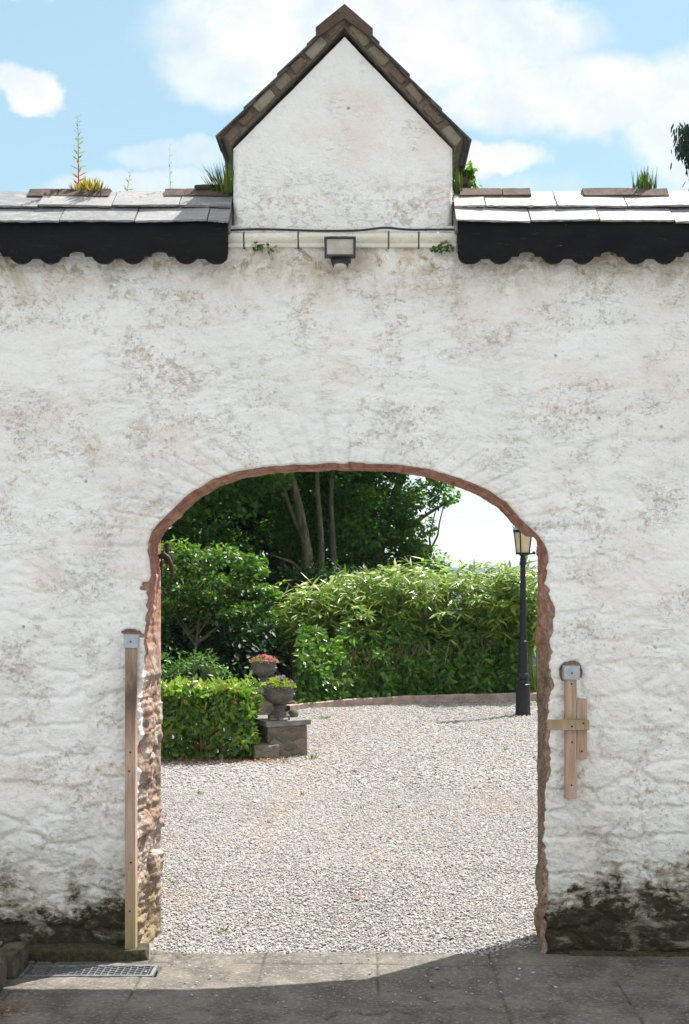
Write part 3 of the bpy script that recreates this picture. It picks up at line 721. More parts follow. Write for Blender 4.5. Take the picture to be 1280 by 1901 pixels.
# broken coat along the opening
bw = .003 + .036 * np.clip(fbm(np.stack([TL * 5.5, dist * 6, PX * 0], -1), 4, 15) - .42, 0, 1) * 3 * (.22 + .78 * np.broadcast_to(isjamb[:, None], PX.shape))
bw = bw * np.broadcast_to(np.where(isL, .85 - .6 * sstep(O[:, 1], 1.55, 1.75), 1.0)[:, None], PX.shape)
bare = sstep(bw + .006 - dist, 0, .014)
for (px, py, rx, ry) in [(1061, 1238, 16, 10), (1046, 1248, 7, 14), (1076, 1250, 6, 10), (245, 1174, 17, 5), (1024, 1345, 10, 4), (262, 1180, 8, 3), (272, 1084, 9, 4), (270, 1092, 10, 4)]:
    x0, _, z0 = at(px, py, 0); q = ((PX - x0) / (rx / 340)) ** 2 + ((PZ - z0) / (ry / 340)) ** 2
    bare = np.maximum(bare, sstep(1.45 - q + .9 * (fbm(np.stack([PX * 30, PZ * 30, PX * 0], -1), 3, 19) - .5), 0, .5))
R = R - bare * .013
ar = .014 + .014 * np.broadcast_to(isjamb[:, None], PX.shape); R = R - ar * np.clip(1 - dist / ar, 0, 1) ** 2           # rounded arris
R = R * (1 - .8 * sstep(PZ, 3.70, 3.86)) + .004
YF = -R
Vf = np.stack([PX, YF, PZ], -1).reshape(-1, 3)
# back and top
ob = np.stack([np.interp(tl, tl, O[:, 0]), O[:, 1]], 1)
backX = np.where(O[:, 1] < 2.3, np.where(isL, -1.19, .995), O[:, 0]); k = sstep(2.36 - O[:, 1], 0, .1); backX = O[:, 0] * (1 - k) + backX * k
B = np.stack([backX, O[:, 1] - .004], 1)
Vb = np.stack([np.stack([B[:, 0], np.full(N, TH), B[:, 1]], 1), np.stack([Q[:, 0], np.full(N, TH), Q[:, 1]], 1)], 1).reshape(-1, 3)
Vt = np.stack([Vf.reshape(N, MR, 3)[:, -1], np.stack([Q[:, 0], np.full(N, TH), Q[:, 1]], 1)], 1).reshape(-1, 3)
nf = len(Vf)
wall = thing('archway_wall', (0, 0, 0), 'whitewashed rubble wall with a wide arched gateway, small gable and slate coping', 'wall')
fb = grid_faces(N, 2, nf)[:, ::-1]; ft = grid_faces(N, 2, nf + 2 * N)
mk('wall_face', np.concatenate([Vf, Vb, Vt]), [grid_faces(N, MR), fb, ft], M['wall'], wall, vattr={'bare': np.concatenate([bare.ravel(), np.zeros(4 * N)]), 'joint': np.concatenate([jointm.ravel(), np.zeros(4 * N)])})
# reveal: the lining of the opening
KR = 36; yy = np.linspace(0, 1, KR); y_front = YF[:, 0]
RX = O[:, None, 0] * (1 - yy) + B[:, None, 0] * yy; RZ = O[:, None, 1] * (1 - yy) + B[:, None, 1] * yy; RY = y_front[:, None] * (1 - yy) + TH * yy
q = np.stack([RX, RY, RZ], -1)
amp = .010 + .034 * np.broadcast_to((isjamb * np.where(isL, sstep(1.7 - O[:, 1], 0, .5), .45))[:, None], RX.shape)
lump = (fbm(q * np.array([8, 8, 9]), 4, 25) - .5) * 2 + (fbm(q * 26, 3, 26) - .5) * .35
f1, f2, cid = worley(q[..., 1] / .24 + 3, q[..., 2] / .15 + RX, 14); lump = lump * .7 + (fbm(q * 40, 3, 29) - .5) * .5 - .6 * np.abs(fbm(q * 16, 3, 30) - .5) * 2 + .15 + .30 * sstep(f2 - f1, 0, .07) - .25 + (cid - .5) * 1.1
hb_ = np.random.default_rng(3).random(400)[np.floor(tl / .074).astype(int) % 400]; jb = np.abs((tl / .074) % 1 - .5) > .44
lump = lump + (((hb_ - .5) * 1.3 - jb * .7) * (1 - isjamb))[:, None] * (.6 + .8 * fbm(q * 12, 2, 35))
dispn = lump * amp * (sstep(yy, 0, .12) * sstep(1 - yy, 0, .08))[None, :]
RX = RX - nrm[:, None, 0] * dispn; RZ = RZ - nrm[:, None, 1] * dispn * (1 - np.broadcast_to(isjamb[:, None], RX.shape) * .9)
mk('arch_reveal', np.stack([RX, RY, RZ], -1).reshape(-1, 3), [grid_faces(N, KR)], M['reveal'], wall)

# footing ledge at the left jamb
mb = MB(); mb.box((-1.60, -.055, .02), (.84, .15, .085), bevel=.02).cut(5).rough(.022, 7, 3); mb.build('footing', M['moss'], wall, 60)
mb = MB(); mb.box((-2.75, -.03, .02), (1.4, .09, .06), bevel=.02).cut(4).rough(.02, 7, 5); mb.box((2.3, -.02, .0), (2.4, .06, .04), bevel=.015).cut(3).rough(.014, 7, 6); mb.build('foot_fillet', M['moss'], wall, 60)

# gable block
GLX, GRX, GAX, GAZ, GEZ, GB = -.729, .474, -.117, 5.02, 4.40, 3.86
nz, nx = 200, 190
tz = np.linspace(0, 1, nz); Zr = GB + (GAZ - GB) * tz; le = np.where(Zr < GEZ, GLX, GLX + (GAX - GLX) * np.clip((Zr - GEZ) / (GAZ - GEZ), 0, 1)); re = np.where(Zr < GEZ, GRX, GRX + (GAX - GRX) * np.clip((Zr - GEZ) / (GAZ - GEZ), 0, 1))
tx = np.linspace(0, 1, nx); GXg = le[:, None] * (1 - tx) + re[:, None] * tx; GZg = np.broadcast_to(Zr[:, None], GXg.shape)
pg = np.stack([GXg, GZg, GXg * 0], -1)
ed = np.minimum(GXg - le[:, None], re[:, None] - GXg)
yg = .012 - (fbm(pg * 2, 4, 51) - .5) * .03 - (fbm(pg * np.array([9, 12, 1]), 4, 52) - .5) * .012 - (fbm(pg * 32, 3, 53) - .5) * .004 + .03 * np.clip(1 - ed / .03, 0, 1) ** 2 * (GZg < GEZ)
Vg = np.stack([GXg, yg, GZg], -1); Vgb = Vg.copy(); Vgb[..., 1] = .45
sideL = np.stack([Vg[:, 0], Vgb[:, 0]], 1).reshape(-1, 3); sideR = np.stack([Vg[:, -1], Vgb[:, -1]], 1).reshape(-1, 3); ng = nz * nx
ge = np.concatenate([np.zeros(ng), np.zeros(ng), np.zeros(4 * nz)])
mk('gable', np.concatenate([Vg.reshape(-1, 3), Vgb.reshape(-1, 3), sideL, sideR]), [grid_faces(nz, nx)[:, ::-1], grid_faces(nz, nx, ng), grid_faces(nz, 2, 2 * ng), grid_faces(nz, 2, 2 * ng + 2 * nz)[:, ::-1]], M['wall'], wall, vattr={'bare': ge, 'joint': ge})
# verge: mortar bed and stones following each rake
rl = random.Random(4)
mbm = MB()
SV, SFq, ST = [], [], []
stone_b = []
for sgn, ex, ez in ((-1, GLX - .012, 4.418), (1, GRX + .012, 4.408)):
    a = Vector((ex, 0, ez)); b = Vector((GAX, 0, 5.062)); dv = (b - a); L = dv.length; dv.normalize(); nv = Vector((-dv.z, 0, dv.x)) if sgn < 0 else Vector((dv.z, 0, -dv.x))
    if nv.z < 0: nv = -nv
    # bed
    poly = [a + nv * .0, b + Vector((0, 0, .0)), b + Vector((0, 0, .074 / abs(nv.z))), a + nv * .074]
    mbm.prism([(p.x, p.z) for p in poly], 'Y', -.012, .42)
    k = .0
    while k < L - .09:
        ln = rl.uniform(.09, .14); c = a + dv * (k + ln / 2) + nv * .034; stone_b.append((c, ln - .012, math.atan2(dv.z, dv.x), rl.random())); k += ln + rl.uniform(.012, .03)
mbm.cut(3).rough(.005, 14, 8).build('verge_mortar', M['mortar'], wall, 40)
mb = MB(); tints = []
for (c, ln, ang, t) in stone_b:
    n0 = len(mb.bm.faces); mb.box((c.x, .0, c.z), (ln, .052, .046 + .014 * t), (0, -ang, 0), bevel=.010); tints += [t] * (len(mb.bm.faces) - n0)
mb.bm.faces.ensure_lookup_table()
o = mb.rough(.016, 15, 4).build('verge_stones', M['verge'], wall, 50)
at_ = o.data.attributes.new('tint', 'FLOAT', 'FACE'); at_.data.foreach_set('value', np.array(tints, np.float32))
# slates over the gable
def slab(mb, a, b, th, y0, y1, jit=0.):
    d = (b - a).normalized(); n = Vector((-d.z, 0, d.x)); n = n if n.z > 0 else -n
    poly = [a, b, b + n * th, a + n * th]; mb.prism([(p.x, p.z) for p in poly], 'Y', y0, y1)
tl_s = []
mb = MB()
for sgn, ex, ez in ((-1, -.806, 4.440), (1, .554, 4.433)):
    a = Vector((ex, 0, ez)); b = Vector((GAX, 0, 5.138)); L = (b - a).length; d = (b - a).normalized(); n = Vector((-d.z, 0, d.x)); n = n if n.z > 0 else -n
    y = -.035
    for course in range(4):
        y = -.035 - rl.uniform(0, .012)
        while y < .72:
            wd = rl.uniform(.22, .30); s0 = max(0, course * L / 4 - .02); s1 = (course + 1) * L / 4 + .05; s1 = min(s1, L)
            n0 = len(mb.bm.faces); lift = .012 + rl.uniform(-.002, .003)
            slab(mb, a + d * (s0 + rl.uniform(-.012, .012)) + n * lift, a + d * s1 + n * (lift - .013), .009, y, min(y + wd - .004, .74)); tl_s += [rl.random()] * (len(mb.bm.faces) - n0); y += wd
    n0 = len(mb.bm.faces); slab(mb, a + d * .01, b, .012, -.02, .72); tl_s += [.1] * (len(mb.bm.faces) - n0)
mb.build('gable_slates', M['slate_dark'], wall)
# ridge tile of the gable
mb = MB(); A = Vector((GAX, 0, 5.172))
for sx, ang in ((-1, .70), (1, .72)):
    e = A + Vector((sx * .205 * math.cos(ang), 0, -.188 * math.sin(ang) - .006))
    poly = [(A.x, A.z), (e.x, e.z), (e.x + .0, e.z - .058), (A.x, A.z - .075)]
    mb.prism(poly, 'Y', -.05, .72)
mb.cut(2).rough(.004, 14, 2).build('gable_ridge_tile', M['terracotta'], wall, 35)

# slate coping either side: two courses, the ridge and a back slope
SL = math.radians(40); ey, ez = -.125, 3.945


def coping(x0, x1, seed, lean, tmul):
    r = random.Random(seed); mb = MB(); tn = []
    dvec = Vector((0, math.cos(SL), math.sin(SL))); nvec = Vector((0, -math.sin(SL), math.cos(SL)))
    for course, (s0, s1, ph) in enumerate(((0, .225, .0), (.165, .385, .19))):
        x = x0 - (ph if x0 < -1 else 0); first = True
        while x < x1:
            wd = .385 * r.uniform(.94, 1.05)
            if first and x0 > -1: wd *= (1.0 if course == 0 else .47)
            first = False
            xa, xb = max(x, x0), min(x + wd, x1)
            if xb - xa > .03:
                t = bmesh.new(); lift = .006 + .010 * course + r.uniform(0, .004); tilt = r.uniform(-.006, .006); sk = r.uniform(-.006, .006)
                vs = []
                K = 14
                for (e, hh) in ((0, 0), (0, 1), (1, 1), (1, 0)):
                    row = []
                    for kk in range(K + 1):
                        f = kk / K; xx = xa + .003 + (xb - xa - .006) * f
                        sv = (s0 + sk + (r.uniform(-.004, .004))) if e == 0 else s1
                        p = Vector((xx, ey, ez)) + dvec * sv + nvec * (lift + .016 * (1 - e) * 1 + hh * .011 + tilt * (f - .5) * 2)
                        row.append(t.verts.new(p))
                    vs.append(row)
                for q_ in range(4):
                    A_, B_ = vs[q_], vs[(q_ + 1) % 4]
                    for kk in range(K): t.faces.new((A_[kk], A_[kk + 1], B_[kk + 1], B_[kk]))
                t.faces.new([vs[q_][0] for q_ in range(4)]); t.faces.new([vs[q_][K] for q_ in (3, 2, 1, 0)])
                n0 = len(mb.bm.faces); tv = r.random(); mb._add(t); tn += [tv] * (len(mb.bm.faces) - n0)
            x += wd
    # back slope slab and bed
    n0 = len(mb.bm.faces); rx = ey + .365 * math.cos(SL); rzv = ez + .365 * math.sin(SL)
    mb.prism([(ey + .02, ez - .02), (rx, rzv - .012), (.60, ez - .02)], 'X', x0, x1)
    mb.prism([(rx + .004, rzv - .004), (rx + .004, rzv + .010), (.62, ez + .0), (.62, ez - .014)], 'X', x0, x1); tn += [.2] * (len(mb.bm.faces) - n0)
    o = mb.build('slate_coping', M['slate'], wall); o.data.attributes.new('tint', 'FLOAT', 'FACE').data.foreach_set('value', np.array(tn, np.float32) * .6 + tmul - .04); return o


coping(-3.5, -.735, 1, 1, .0); coping(.480, 3.5, 2, 1, .30)


# scalloped boards
def scallop(u):                    # drop below the top of the board, in photo pixels
    u = abs(((u + 76.5) % 153) - 76.5)
    y = 467.0
    if u > 60: y = 467 + 8 * (1 - math.sqrt(max(0, 1 - ((76.5 - u) / 17.5) ** 2))) * 1.0
    if u <= 62: y = max(y, 476.)
    dv = abs(u - 27)
    if dv < 23: y = max(y, 468 + 22 * math.sqrt(1 - (dv / 23.) ** 2))
    if u < 12: y = max(y, 480.)
    return y


def board(x0, x1, phase):
    top = 409; pts = []; kk = 345.
    n = int((x1 - x0) / .006)
    for i in range(n + 1):
        x = x0 + (x1 - x0) * i / n; px = CX + x * kk
        if x - x0 < .055 and x0 > -1: y = 470 + 20 * math.sqrt(max(0, 1 - ((.055 - (x - x0)) / .055) ** 2))
        elif x1 - x < .055 and x1 < 1: y = 470 + 20 * math.sqrt(max(0, 1 - ((.055 - (x1 - x)) / .055) ** 2))
        else: y = scallop(px - phase)
        pts.append((x, CAMZ + (HY - y) / kk))
    zt = CAMZ + (HY - top) / kk; t = bmesh.new(); rows = []
    for (yv) in (-.118, -.092):
        rows.append(([t.verts.new((x, yv, zt)) for x, z in pts], [t.verts.new((x, yv, z)) for x, z in pts]))
    for i in range(n):
        (T0, B0), (T1, B1) = rows
        t.faces.new((B0[i], B0[i + 1], T0[i + 1], T0[i])); t.faces.new((T1[i], T1[i + 1], B1[i + 1], B1[i])); t.faces.new((B0[i + 1], B0[i], B1[i], B1[i + 1])); t.faces.new((T0[i], T0[i + 1], T1[i + 1], T1[i]))
    for i in (0, n): t.faces.new((rows[0][0][i], rows[0][1][i], rows[1][1][i], rows[1][0][i]))
    mb = MB(); mb._add(t); mb.box(((x0 + x1) / 2, -.045, zt - .05), (x1 - x0 - .02, .09, .06)); return mb.build('scalloped_board', M['fascia'], wall)


board(-3.5, (424 - CX) / 345, 67); board((850 - CX) / 345, 3.5, 1055)

# surviving ridge tiles along the top
RY_, RZ_ = ey + .375 * math.cos(SL), ez + .375 * math.sin(SL) + .022
sR = F / (CAMD + RY_)
tile_runs = [(57, 113, 'short brown ridge tile at the far left end of the left-hand roof'), (113, 208, 'long brown ridge tile with yellow sedum growing against it'), (308, 346, 'short brown ridge tile left of the grassy one by the gable'), (346, 428, 'mossy brown ridge tile running into the left side of the gable'),
             (852, 931, 'dark brown ridge tile touching the right side of the gable'), (931, 984, 'short dark brown ridge tile next out from the gable on its right'), (1080, 1180, 'long brown ridge tile with slanted left end, left of the grass tuft'), (1180, 1237, 'short brown ridge tile right of the grass tuft')]
for (a, b, lab) in tile_runs:
    xa, xb = (a - CX) / sR + .002, (b - CX) / sR - .002; rr = random.Random(a); dz = rr.uniform(-.003, .003)
    mb = MB(); mb.prism([(RY_ - .085, RZ_ - .040), (RY_ - .03, RZ_ + .014), (RY_ + .03, RZ_ + .014), (RY_ + .085, RZ_ - .040), (RY_ + .07, RZ_ - .062), (RY_, RZ_ + .008), (RY_ - .07, RZ_ - .062)], 'X', xa, xb).cut(2).rough(.0035, 16, a)
    o = mb.build('ridge_tile', M['terracotta'], None, 35, (0, 0, .004 + dz)); tag(o, lab, 'roof tile', 'ridge tiles left on the coping')

# cream trunking, clips and cable under the gable
tr = thing('cable_trunking', (0, 0, 0), 'stained cream plastic trunking strip running along the foot of the gable', 'trunking')
x0, x1 = (424 - CX) / 342, (848 - CX) / 342
prof = [(.0, 3.858), (-.030, 3.858), (-.034, 3.863), (-.034, 3.876), (-.028, 3.880), (-.036, 3.886), (-.050, 3.900), (-.052, 3.915), (-.044, 3.930), (-.030, 3.938), (.0, 3.94)]
mb = MB(); mb.prism(prof, 'X', x0, x1); mb.build('strip', M['trunking'], tr, 40)
for px in (453, 554, 722, 778):
    x = (px - CX) / 342; mb = MB(); mb.prism([(y - .003 * (k not in (0, len(prof) - 1)), z - (.004 if z < 3.88 else -.002)) for k, (y, z) in enumerate(prof)], 'X', x - .0035, x + .0035); mb.build('clip', M['cable'], tr)
pts = []
for i in range(60):
    f = i / 59; px = 424 + f * 424; x = (px - CX) / 342; z = 3.946 + .004 * math.sin(f * 9) + .014 * math.exp(-((px - 715) / 32) ** 2); pts.append((x, -.040 - .006 * math.sin(f * 14), z))
mb = MB(); mb.tube(pts, .0065, 8); tag(mb.build('cable', M['cable'], None, 60), 'thin black cable lying on top of the cream trunking', 'cable')

# floodlight
fl = thing('floodlight', (at(632, 462, -.09)[0], -.03, at(632, 462, -.09)[2]), 'black square floodlight with motion sensor fixed above the arch', 'light')
M['flood'] = simple('black moulded housing', (.022, .024, .028), (.035, .037, .042), 30, .45, .1)
m_, g_ = new_mat('floodlight glass'); n_ = g_.noise(g_.obj(), 14, 3); M['floodglass'] = finish(m_, g_, g_.mix(g_.ss(n_, .3, .7), (.34, .32, .27), (.46, .44, .38)), .12, None, 0, .6)
tl_ = (-.16, 0, 0)
mb = MB()
hw, hh = .083, .052
mb.prism([(-hw, -hh), (hw, -hh), (hw + .002, hh), (-hw - .002, hh)], 'Y', -.105, -.062)
mb.prism([(-hw, -hh), (hw, -hh), (hw, -hh + .009), (-hw, -hh + .009)], 'Y', -.118, -.1046); mb.prism([(-hw, hh - .010), (hw, hh - .010), (hw, hh), (-hw, hh)], 'Y', -.120, -.1046)
mb.prism([(-hw, -hh + .0092), (-hw + .012, -hh + .0092), (-hw + .010, hh - .0102), (-hw, hh - .0102)], 'Y', -.117, -.1046); mb.prism([(hw - .012, -hh + .0092), (hw, -hh + .0092), (hw, hh - .0102), (hw - .010, hh - .0102)], 'Y', -.117, -.1046)
h = mb.box((0, -.045, .038), (.130, .07, .056), bevel=.012, taper=(.86, .7)).box((0, -.03, -.01), (.12, .06, .07), bevel=.012).build('housing', M['flood'], fl, 40)
mb = MB(); mb.box((0, -.1075, -.001), (2 * hw - .024, .004, 2 * hh - .020)); mb.build('glass', M['floodglass'], fl)
mb = MB(); mb.box((-.036, -.058, .0655), (.045, .030, .004), (.5, 0, 0)); mb.box((.02, -.058, .0655), (.045, .030, .004), (.5, 0, 0)); mb.build('vent_plate', M['galv'], fl)
mb = MB(); mb.box((0, -.052, -.060), (.10, .05, .022), bevel=.006); mb.box((0, .0, -.03), (.07, .06, .10), bevel=.006); mb.box((.045, -.05, -.064), (.026, .03, .02), bevel=.005); mb.build('bracket', M['flood'], fl, 40)
mb = MB(); mb.lathe([(.030, 0), (.046, -.004), (.046, -.018), (.040, -.028)], (0, -.055, -.068), 24); mb.build('sensor_body', M['flood'], fl, 40)
mb = MB(); mb.lathe([(.036, -.018), (.038, -.024), (.034, -.036), (.022, -.044), (.0001, -.047)], (0, -.0635, -.066), 24); mb.build('sensor_lens', M['floodglass'], fl, 50)


# timbers on the wall
def plank(name, px0, py0, px1, py1, y0, y1, parent, dirt=None, green=None):
    a = at(px0, py1, y0); b = at(px1, py0, y0); mb = MB(); mb.box(((a[0] + b[0]) / 2, (y0 + y1) / 2, (a[2] + b[2]) / 2), (b[0] - a[0], abs(y1 - y0), b[2] - a[2]), bevel=.003)
    bmesh.ops.subdivide_edges(mb.bm, edges=[e for e in mb.bm.edges if e.calc_length() > .12], cuts=24)
    o = mb.build(name, M['wood'], parent); zs = np.array([vv.co.z for vv in o.data.vertices]); ysv = np.array([vv.co.z for vv in o.data.vertices])
    o.data.attributes.new('dirt', 'FLOAT', 'POINT').data.foreach_set('value', (dirt(zs) if dirt else zs * 0).astype(np.float32)); o.data.attributes.new('green', 'FLOAT', 'POINT').data.foreach_set('value', (green(zs) if green else zs * 0).astype(np.float32)); return o


def plate(px0, py0, px1, py1, y, parent):
    a = at(px0, py1, y); b = at(px1, py0, y); mb = MB(); cx, cz = (a[0] + b[0]) / 2, (a[2] + b[2]) / 2
    mb.box((cx, y, cz), (b[0] - a[0], .003, b[2] - a[2]), (0, .02, 0), .001); mb.box((a[0] + .0015, y + .032, cz), (.003, .06, (b[2] - a[2])), (0, .02, 0)); mb.box((b[0] - .0015, y + .032, cz), (.003, .06, (b[2] - a[2])), (0, .02, 0))
    o = mb.build('metal_bracket', M['galv'], parent); mb = MB(); mb.lathe([(.0045, 0), (.004, .002), (.001, .003)], (0, 0, 0), 10); s_ = mb.build('bolt_head', M['iron'], o, 40); s_.location = (cx, y - .002, cz - .002); s_.rotation_euler = (math.radians(90), 0, 0)


def screws(parent, pts, y):
    for (px, py) in pts:
        x, _, z = at(px, py, y); mb = MB(); mb.lathe([(.0055, 0), (.0045, .0015), (.001, .0018)], (0, 0, 0), 10); s_ = mb.build('nail_head', M['iron'], parent, 40); s_.location = (x, y, z); s_.rotation_euler = (math.radians(90), 0, 0)


tb = thing('timber_batten', (0, 0, 0), 'long upright softwood batten reaching the ground beside the left jamb', 'timber')
plank('board', 232, 1203, 251.5, 1766, -.085, -.02, tb, lambda z: np.exp(-((z - 1.45) / .17) ** 2) * .95 + .2 * (z > 1.2), lambda z: np.clip((.55 - z) / .4, 0, 1) * .8)
plate(229.5, 1178, 256, 1203, -.09, tb); screws(tb, [(242, 1397), (240, 1432), (243, 1602), (241, 1692)], -.0855)
tk = thing('timber_keeper', (0, 0, 0), 'short cross-shaped arrangement of softwood battens beside the right jamb', 'timber')
plank('upright', 1051, 1262, 1071.5, 1484, -.075, -.015, tk, None, lambda z: np.exp(-((z - 1.295) / .03) ** 2) * .8 * (z > 1.28)); plank('side_block', 1072, 1299, 1091, 1410, -.070, -.01, tk)
plank('crosspiece', 1018, 1337, 1095, 1356, -.1045, -.0765, tk, None, lambda z: np.full_like(z, .35) * (z > 1.0) + .5 * (z > 1.275)); plate(1048, 1236, 1077, 1262, -.083, tk)
screws(tk, [(1062, 1270), (1063, 1378), (1062, 1458), (1081, 1395)], -.0755); screws(tk, [(1063, 1349), (1084, 1343)], -.105)

# iron latch on the left jamb
lt = thing('iron_latch', at(303, 1045, .38), 'rusty wrought iron hook and pin hanging at the top of the left jamb', 'latch')
def lp(px, py, y=0.): x, _, z = at(px, py, .38); o_ = at(303, 1045, .38); return (x - o_[0], y, z - o_[2])
mb = MB(); mb.tube([lp(294, 1032), lp(304, 1033), lp(312, 1036), lp(321, 1037)], [.016, .015, .013, .010], 8); mb.box(lp(313, 1036), (.055, .03, .035), bevel=.006); mb.build('strap', M['iron'], lt, 50)
mb = MB(); mb.tube([lp(311, 1047), lp(310.5, 1030), lp(310.5, 1009)], [.012, .012, .013], 8); mb.build('pin', M['iron'], lt, 50)
mb = MB(); mb.tube([lp(300, 1031, -.03), lp(308, 1030, -.035), lp(315, 1036, -.035), lp(320, 1050, -.035), lp(322, 1065, -.03), lp(319, 1079, -.02)], [.011, .013, .013, .013, .011, .007], 8); mb.build('hook', M['iron'], lt, 50)
mb = MB(); mb.tube([lp(299, 1042, .02), lp(300, 1070, .02)], [.010, .008], 6); mb.build('lower_pin', M['iron'], lt, 50)

# drain grating and corner kerb
gr = thing('drain_grating', (-1.445, -.315, .0), 'grey metal drain grating with honeycomb holes let into the paving', 'drain')
mb = MB(); Lx, Ly = .69, .185
for sx in (-1, 1): mb.box((sx * (Lx / 2 - .009), 0, .0), (.018, Ly, .022), bevel=.003)
for sy in (-1, 1): mb.box((0, sy * (Ly / 2 - .009), .0), (Lx - .037, .018, .0215), bevel=.003)
mb.build('frame', M['grate'], gr, 40)
mb = MB(); step = .034
for j in range(-4, 5):
    for i in range(-20, 21):
        x = i * step * .866 * 1.16; y = (j + .5 * (i % 2)) * step
        for k_ in range(3):
            a = math.radians(30 + 60 * (2 * k_)) + math.pi / 6; e = step * .58
            p1 = (x + e * math.cos(a), y + e * math.sin(a)); mx, my = (x + p1[0]) / 2, (y + p1[1]) / 2
            if abs(mx) < Lx / 2 - .022 and abs(my) < Ly / 2 - .018: mb.box((mx, my, .001), (e * 1.15, .0075, .014), (0, 0, a))
mb.build('mesh_panel', M['grate'], gr)
ck = thing('edging_kerb', (-1.93, -.45, 0), 'low kerb of rounded weathered stones at the left edge of the paving', 'kerb')
rk = random.Random(9); y = .28
for k in range(5):
    ln = rk.uniform(.26, .34); mb = MB(); mb.box((rk.uniform(-.02, .02) + .08 - .05 * k * .25, y - ln / 2, .055), (.145, ln - .015, .16), (0, 0, rk.uniform(-.06, .06)), .045).cut(2).rough(.016, 9, k); mb.build('kerb_stone', M['kerbrock'], ck, 60); y -= ln
mb = MB(); mb.box((-2.6, -.6, .02), (1.25, 1.5, .12)); structure(mb.cut(6).rough(.02, 5, 1).build('raised_bed', M['gravel']), 'raised gravel bed behind the low kerb')

# ------------------------------------------------------------------ yard furniture: kerb, plinth, urns, lamp
kp = np.array([(-1.15, 12.45), (-.85, 12.80), (-.3, 13.35), (.17, 13.65), (.9, 14.02), (1.6, 14.25), (2.4, 14.42), (3.2, 14.52), (4.6, 14.6), (6.5, 14.6)])
kc, kt = resample(kp, 190)
for _ in range(20): kc[1:-1] = .25 * kc[:-2] + .5 * kc[1:-1] + .25 * kc[2:]
ktan = unit(np.gradient(kc, axis=0)); kn = np.stack([-ktan[:, 1], ktan[:, 0]], 1)
brick = (np.floor(kt / .225)); gapm = np.abs((kt / .225) % 1 - .5) > .46
hj = np.array([.004 * math.sin(b * 7.7) for b in brick]) - gapm * .008
sec = [(0, -.05), (0, .11), (.012, .122), (.10, .122), (.112, .11), (.112, -.05)]
KV = np.stack([np.stack([kc[:, 0] + kn[:, 0] * a, kc[:, 1] + kn[:, 1] * a, np.full(len(kc), b) + (hj if b > 0 else 0)], 1) for a, b in sec], 1)
KV[..., :2] -= (gapm * .006)[:, None, None] * -kn[:, None, :] * (np.array([a for a, b in sec]) < .05)[None, :, None]
kb = mk('brick_kerb', KV.reshape(-1, 3), [grid_faces(len(kc), len(sec))], M['kerb'], smooth=False); tag(kb, 'low curved kerb of pinkish brick between gravel and bamboo', 'kerb')
# planted ground behind the kerb
xs = np.linspace(-14, 14, 90); tt = np.linspace(0, 1, 30)
yb = np.interp(xs, np.concatenate([[-14, -6, -2.6, -1.3], kc[5:, 0]]), np.concatenate([[8.6, 8.6, 11.2, 12.3], kc[5:, 1] + .06]))
XX = np.broadcast_to(xs[:, None], (90, 30)); YY = yb[:, None] + (19.5 - yb[:, None]) * tt
Zb = .075 - .16 * (tt[None] > .985) + (fbm(np.stack([XX, YY, XX * 0], -1), 3, 3) - .5) * .08 - 3.2 * sstep(YY, 17.4, 19.5) * sstep(XX, 1., 3.)
bed = mk('planted_bed', np.stack([XX, YY, Zb], -1).reshape(-1, 3), [grid_faces(90, 30)], M['soil']); structure(bed, 'dark soil under the bamboo and trees')

PR = math.radians(-24)
pl = thing('stone_plinth', (-1.005, 8.02, 0), 'low brown rubble plinth with grey slab cap beside the hedge', 'plinth', None, math.radians(27))
mb = MB(); mb.box((-.04, .0, .165), (.50, .62, .37), bevel=.012).cut(5).rough(.012, 9, 3); mb.build('body', M['plinth'], pl, 50)
mb = MB(); mb.box((-.04, 0, .385), (.56, .68, .065), bevel=.01).cut(4).rough(.006, 8, 5); mb.build('cap', M['cap'], pl, 50)
mb = MB(); mb.box((-.34, -.22, .075), (.3, .40, .18), bevel=.02).cut(3).rough(.02, 9, 7); mb.build('step', M['plinth'], pl, 50)
pl2 = thing('stone_pillar', (at(490, 1300, 11)[0], 11.0, 0), 'taller brown stone pillar behind the low plinth, under the pink flowers', 'plinth')
mb = MB(); mb.box((0, 0, .225), (.36, .36, .47), bevel=.012).cut(4).rough(.008, 9, 3); mb.build('body', M['plinth'], pl2, 50)
mb = MB(); mb.box((0, 0, .477), (.43, .43, .045), bevel=.008).cut(2).rough(.004, 8, 5); mb.build('cap', M['cap'], pl2, 50)


def urn(loc, label, rz):
    u = thing('stone_urn', loc, label, 'urn', 'stone flower urns', rz); u.scale = (1.13, 1.13, 1.08)
    mb = MB(); mb.box((0, 0, .024), (.205, .205, .048), bevel=.006); mb.build('foot', M['urn'], u, 40)
    mb = MB(); mb.lathe([(.088, .048), (.09, .062), (.07, .075), (.052, .095), (.046, .115), (.052, .13), (.066, .142), (.068, .15), (.054, .156)], seg=32, flute=lambda k, z: .03 * (k % 2) * (.07 < z < .13)); mb.build('stem', M['urn'], u, 40)
    mb = MB(); mb.lathe([(.05, .154), (.085, .170), (.13, .200), (.155, .235), (.163, .258), (.170, .266), (.170, .274), (.158, .280), (.156, .330), (.170, .345), (.176, .356), (.172, .368), (.155, .368), (.145, .335), (.001, .33)], seg=40, flute=lambda k, z: -.035 * (k % 2) * (.165 < z < .25)); mb.build('bowl', M['urn'], u, 40)
    return u


U1 = (at(518, 1335, 7.85)[0], 7.85, .419); U2 = (at(490, 1300, 11)[0], 11.0, .4985)
urn(U1, 'dark stone pedestal urn with yellow-green plants on the low plinth', .2); urn(U2, 'dark stone pedestal urn of pink flowers on the pillar behind', .1)


